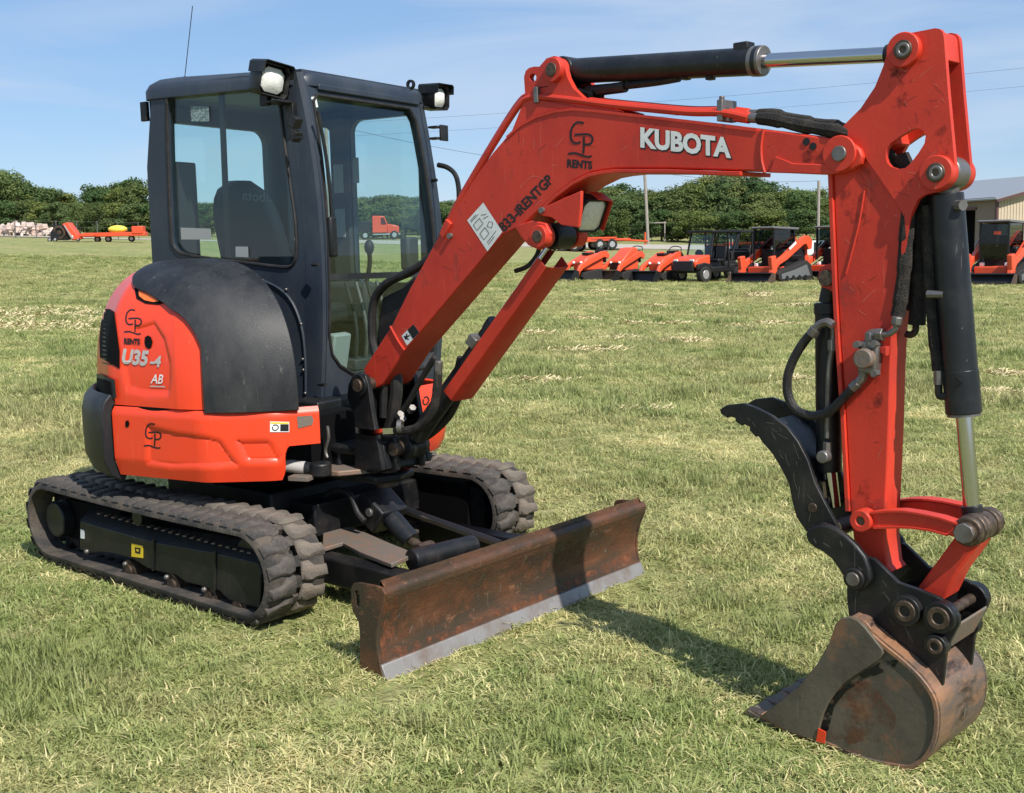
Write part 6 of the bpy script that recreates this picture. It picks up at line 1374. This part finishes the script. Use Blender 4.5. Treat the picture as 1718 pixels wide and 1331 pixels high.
# ---- folded rotary cutter and low red implement on the left
t = empty('rotary_cutter', spot(132, 74), YAW-math.pi/2, 'folded red rotary cutter showing its dark underside at far left', 'implement')
MB().prism([(-.98, .12), (-.92, .62), (-.62, 1.02), (-.05, 1.08), (.42, .16), (.1, .08)], -.35, -.15).build('raised_wing', m_bk, t, .04); MB().pipe((-.35, -.42, .58), (-.32, -.30, .60), .42, .30, 24).build('blade_pan', m_brn, t, .01); MB().cyl((-.35, -.40, .58), (-.33, -.32, .59), .14, n=16).build('gearbox', m_brn, t, .01)
MB().prism([(-.06, 1.12), (.30, 1.22), (.98, .16), (.50, .06)], -.55, .25).build('deck_wing', m_or, t, .03); MB().prism([(.05, 1.02), (.12, 1.05), (.62, .18), (.52, .14)], -.60, -.55).build('deck_edge', m_rim, t); MB().box((.52, -.575, .32), (.16, .03, .12)).build('sticker', m_wht, t)
MB().box((-.85, 0, 1.02), (.34, .5, .12)).build('hitch_arm', m_bk, t, .02); MB().box((1.3, 0, .38), (.9, .5, .18)).build('tongue', m_or, t, .03)
for x in (-.95, -.6, .85): wheel(t, (x, -.45, .14), .14, .14)
t = empty('towed_sprayer', spot(212, 75), YAW+R(92), 'long low red implement with yellow tank left of the cab', 'implement')
MB().box((0, 0, .50), (4.0, .7, .26)).build('frame', m_or, t, .03); MB().box((-1.5, 0, .75), (.7, .8, .5)).build('end_housing', m_or, t, .05); MB().sphere((-.15, 0, .83), .42, 8, (1.5, .8, .62)).build('tank', mat('yellow_tank', (.75, .62, .08), .4), t); MB().box((1.7, 0, .55), (.5, .5, .12)).build('drawbar', m_or, t)
for x in (-.9, .6, 1.3): wheel(t, (x, -.4, .22), .22, .14)
# ---- dark trailer cut off at the left edge
t = empty('dark_trailer', spot(-14, 76), YAW+R(90), 'dark trailer end cut off by the left edge of the picture', 'trailer'); MB().box((0, 0, .75), (1.9, 1.2, .55)).build('box', m_bk, t, .03); wheel(t, (-.6, -.5, .25), .25, .2); wheel(t, (-.6, .5, .25), .25, .2)
# ---- orange truck seen through the windscreen
t = empty('dump_truck', spot(652, 98), YAW-R(82), 'orange truck with long hood seen through the cab windscreen', 'truck')
MB().prism([(-.9, .55), (.35, .55), (.40, 1.35), (.15, 1.95), (-.85, 2.0)], -.75, .75).build('cab', m_or, t, .06); MB().prism([(.35, .5), (1.35, .5), (1.40, 1.0), (1.25, 1.15), (.38, 1.32)], -.62, .62).build('hood', m_or, t, .08); MB().prism([(-.15, 1.25), (.33, 1.25), (.12, 1.82), (-.15, 1.82)], -.77, .77).build('side_window', m_dg, t); MB().box((-1.8, 0, 1.1), (1.5, 1.5, .9)).build('dump_body', m_bk, t, .03); MB().box((.3, 0, .45), (2.3, 1.3, .12)).build('running_board', m_rim, t)
for x in (.95, -1.5):
    for s in (-1, 1): wheel(t, (x, s*.62, .36), .36, .24)
# ---- metal building on the right
m_tanw = mat('tan_metal_siding', (.52, .43, .31), .6, .0, (.46, .38, .28), .5, 1); m_tansh = mat('shaded_tan_siding', (.22, .17, .13), .7); m_roof = mat('galvanised_roof', (.27, .29, .31), .5, .2); m_trim = mat('maroon_trim', (.10, .05, .05), .5)  # darker siding puts the side wall's shade into its colour
p = spot(1662, 60); t = empty('metal_building', p, YAW-R(72), 'tan metal sided building with grey pitched roof at right edge', 'building')
# local x runs along the gable wall to the right, local y runs back along the side wall
WX, LY, EH, RH = 12.0, 13.0, 3.35, 4.55
MB().prism([(0, -.3), (WX, -.3), (WX, EH), (WX/2, RH), (0, EH)], 0, .1).build('gable_wall', m_tanw, t)
for i in range(61): MB().box((.1+i*.195, -.012, EH/2-.1), (.05, .03, EH+.0)).build('siding_rib', m_tanw, t)
b = MB(); b.prism([(0.1, -.3), (LY, -.3), (LY, EH), (.1, EH)], 0.0, .1, 'X', holes=[rr(1.6, 4.6, .2, 2.75, .05, 2)]); b.build('side_wall', m_tansh, t); MB().box((1.2, 3.1, 1.5), (.1, 4, 3)).build('doorway', m_dark, t)
for s in (0, 1):
    x0, x1 = (-.35, WX/2) if s == 0 else (WX+.35, WX/2); z0 = EH-.15 if s == 0 else EH-.15
    MB().shell([[(x0, -.35, z0), (x1, -.35, RH+.08)], [(x0, LY+.3, z0), (x1, LY+.3, RH+.08)]], .08).build('roof_slope', m_roof, t)
    MB().tube([(x0, -.36, z0-.05), (x1, -.36, RH+.02)], .09, 4, 0).build('rake_trim', m_trim, t)
MB().box((-.02, -.02, EH/2-.1), (.14, .14, EH)).build('corner_trim', m_trim, t); MB().box((-.12, LY/2, EH-.08), (.12, LY, .16)).build('eave_trim', m_trim, t); MB().box((-.05, 3.1, 2.82), (.08, 3.2, .12)).build('door_trim', m_trim, t)
# white stall panels behind the loaders
t = empty('notice_board', spot(1338, 66), YAW-R(75), 'white panelled barrier with dark slots between the track loaders', 'barrier'); MB().box((0, 0, .75), (3.2, .08, .8)).build('panel', m_wht, t)
for x in (-1.1, -.4, .3, 1.0): MB().box((x, -.05, .75), (.16, .03, .6)).build('slot', m_ink, t); MB().box((x, 0, .15), (.06, .06, .5)).build('leg', m_ink, t)
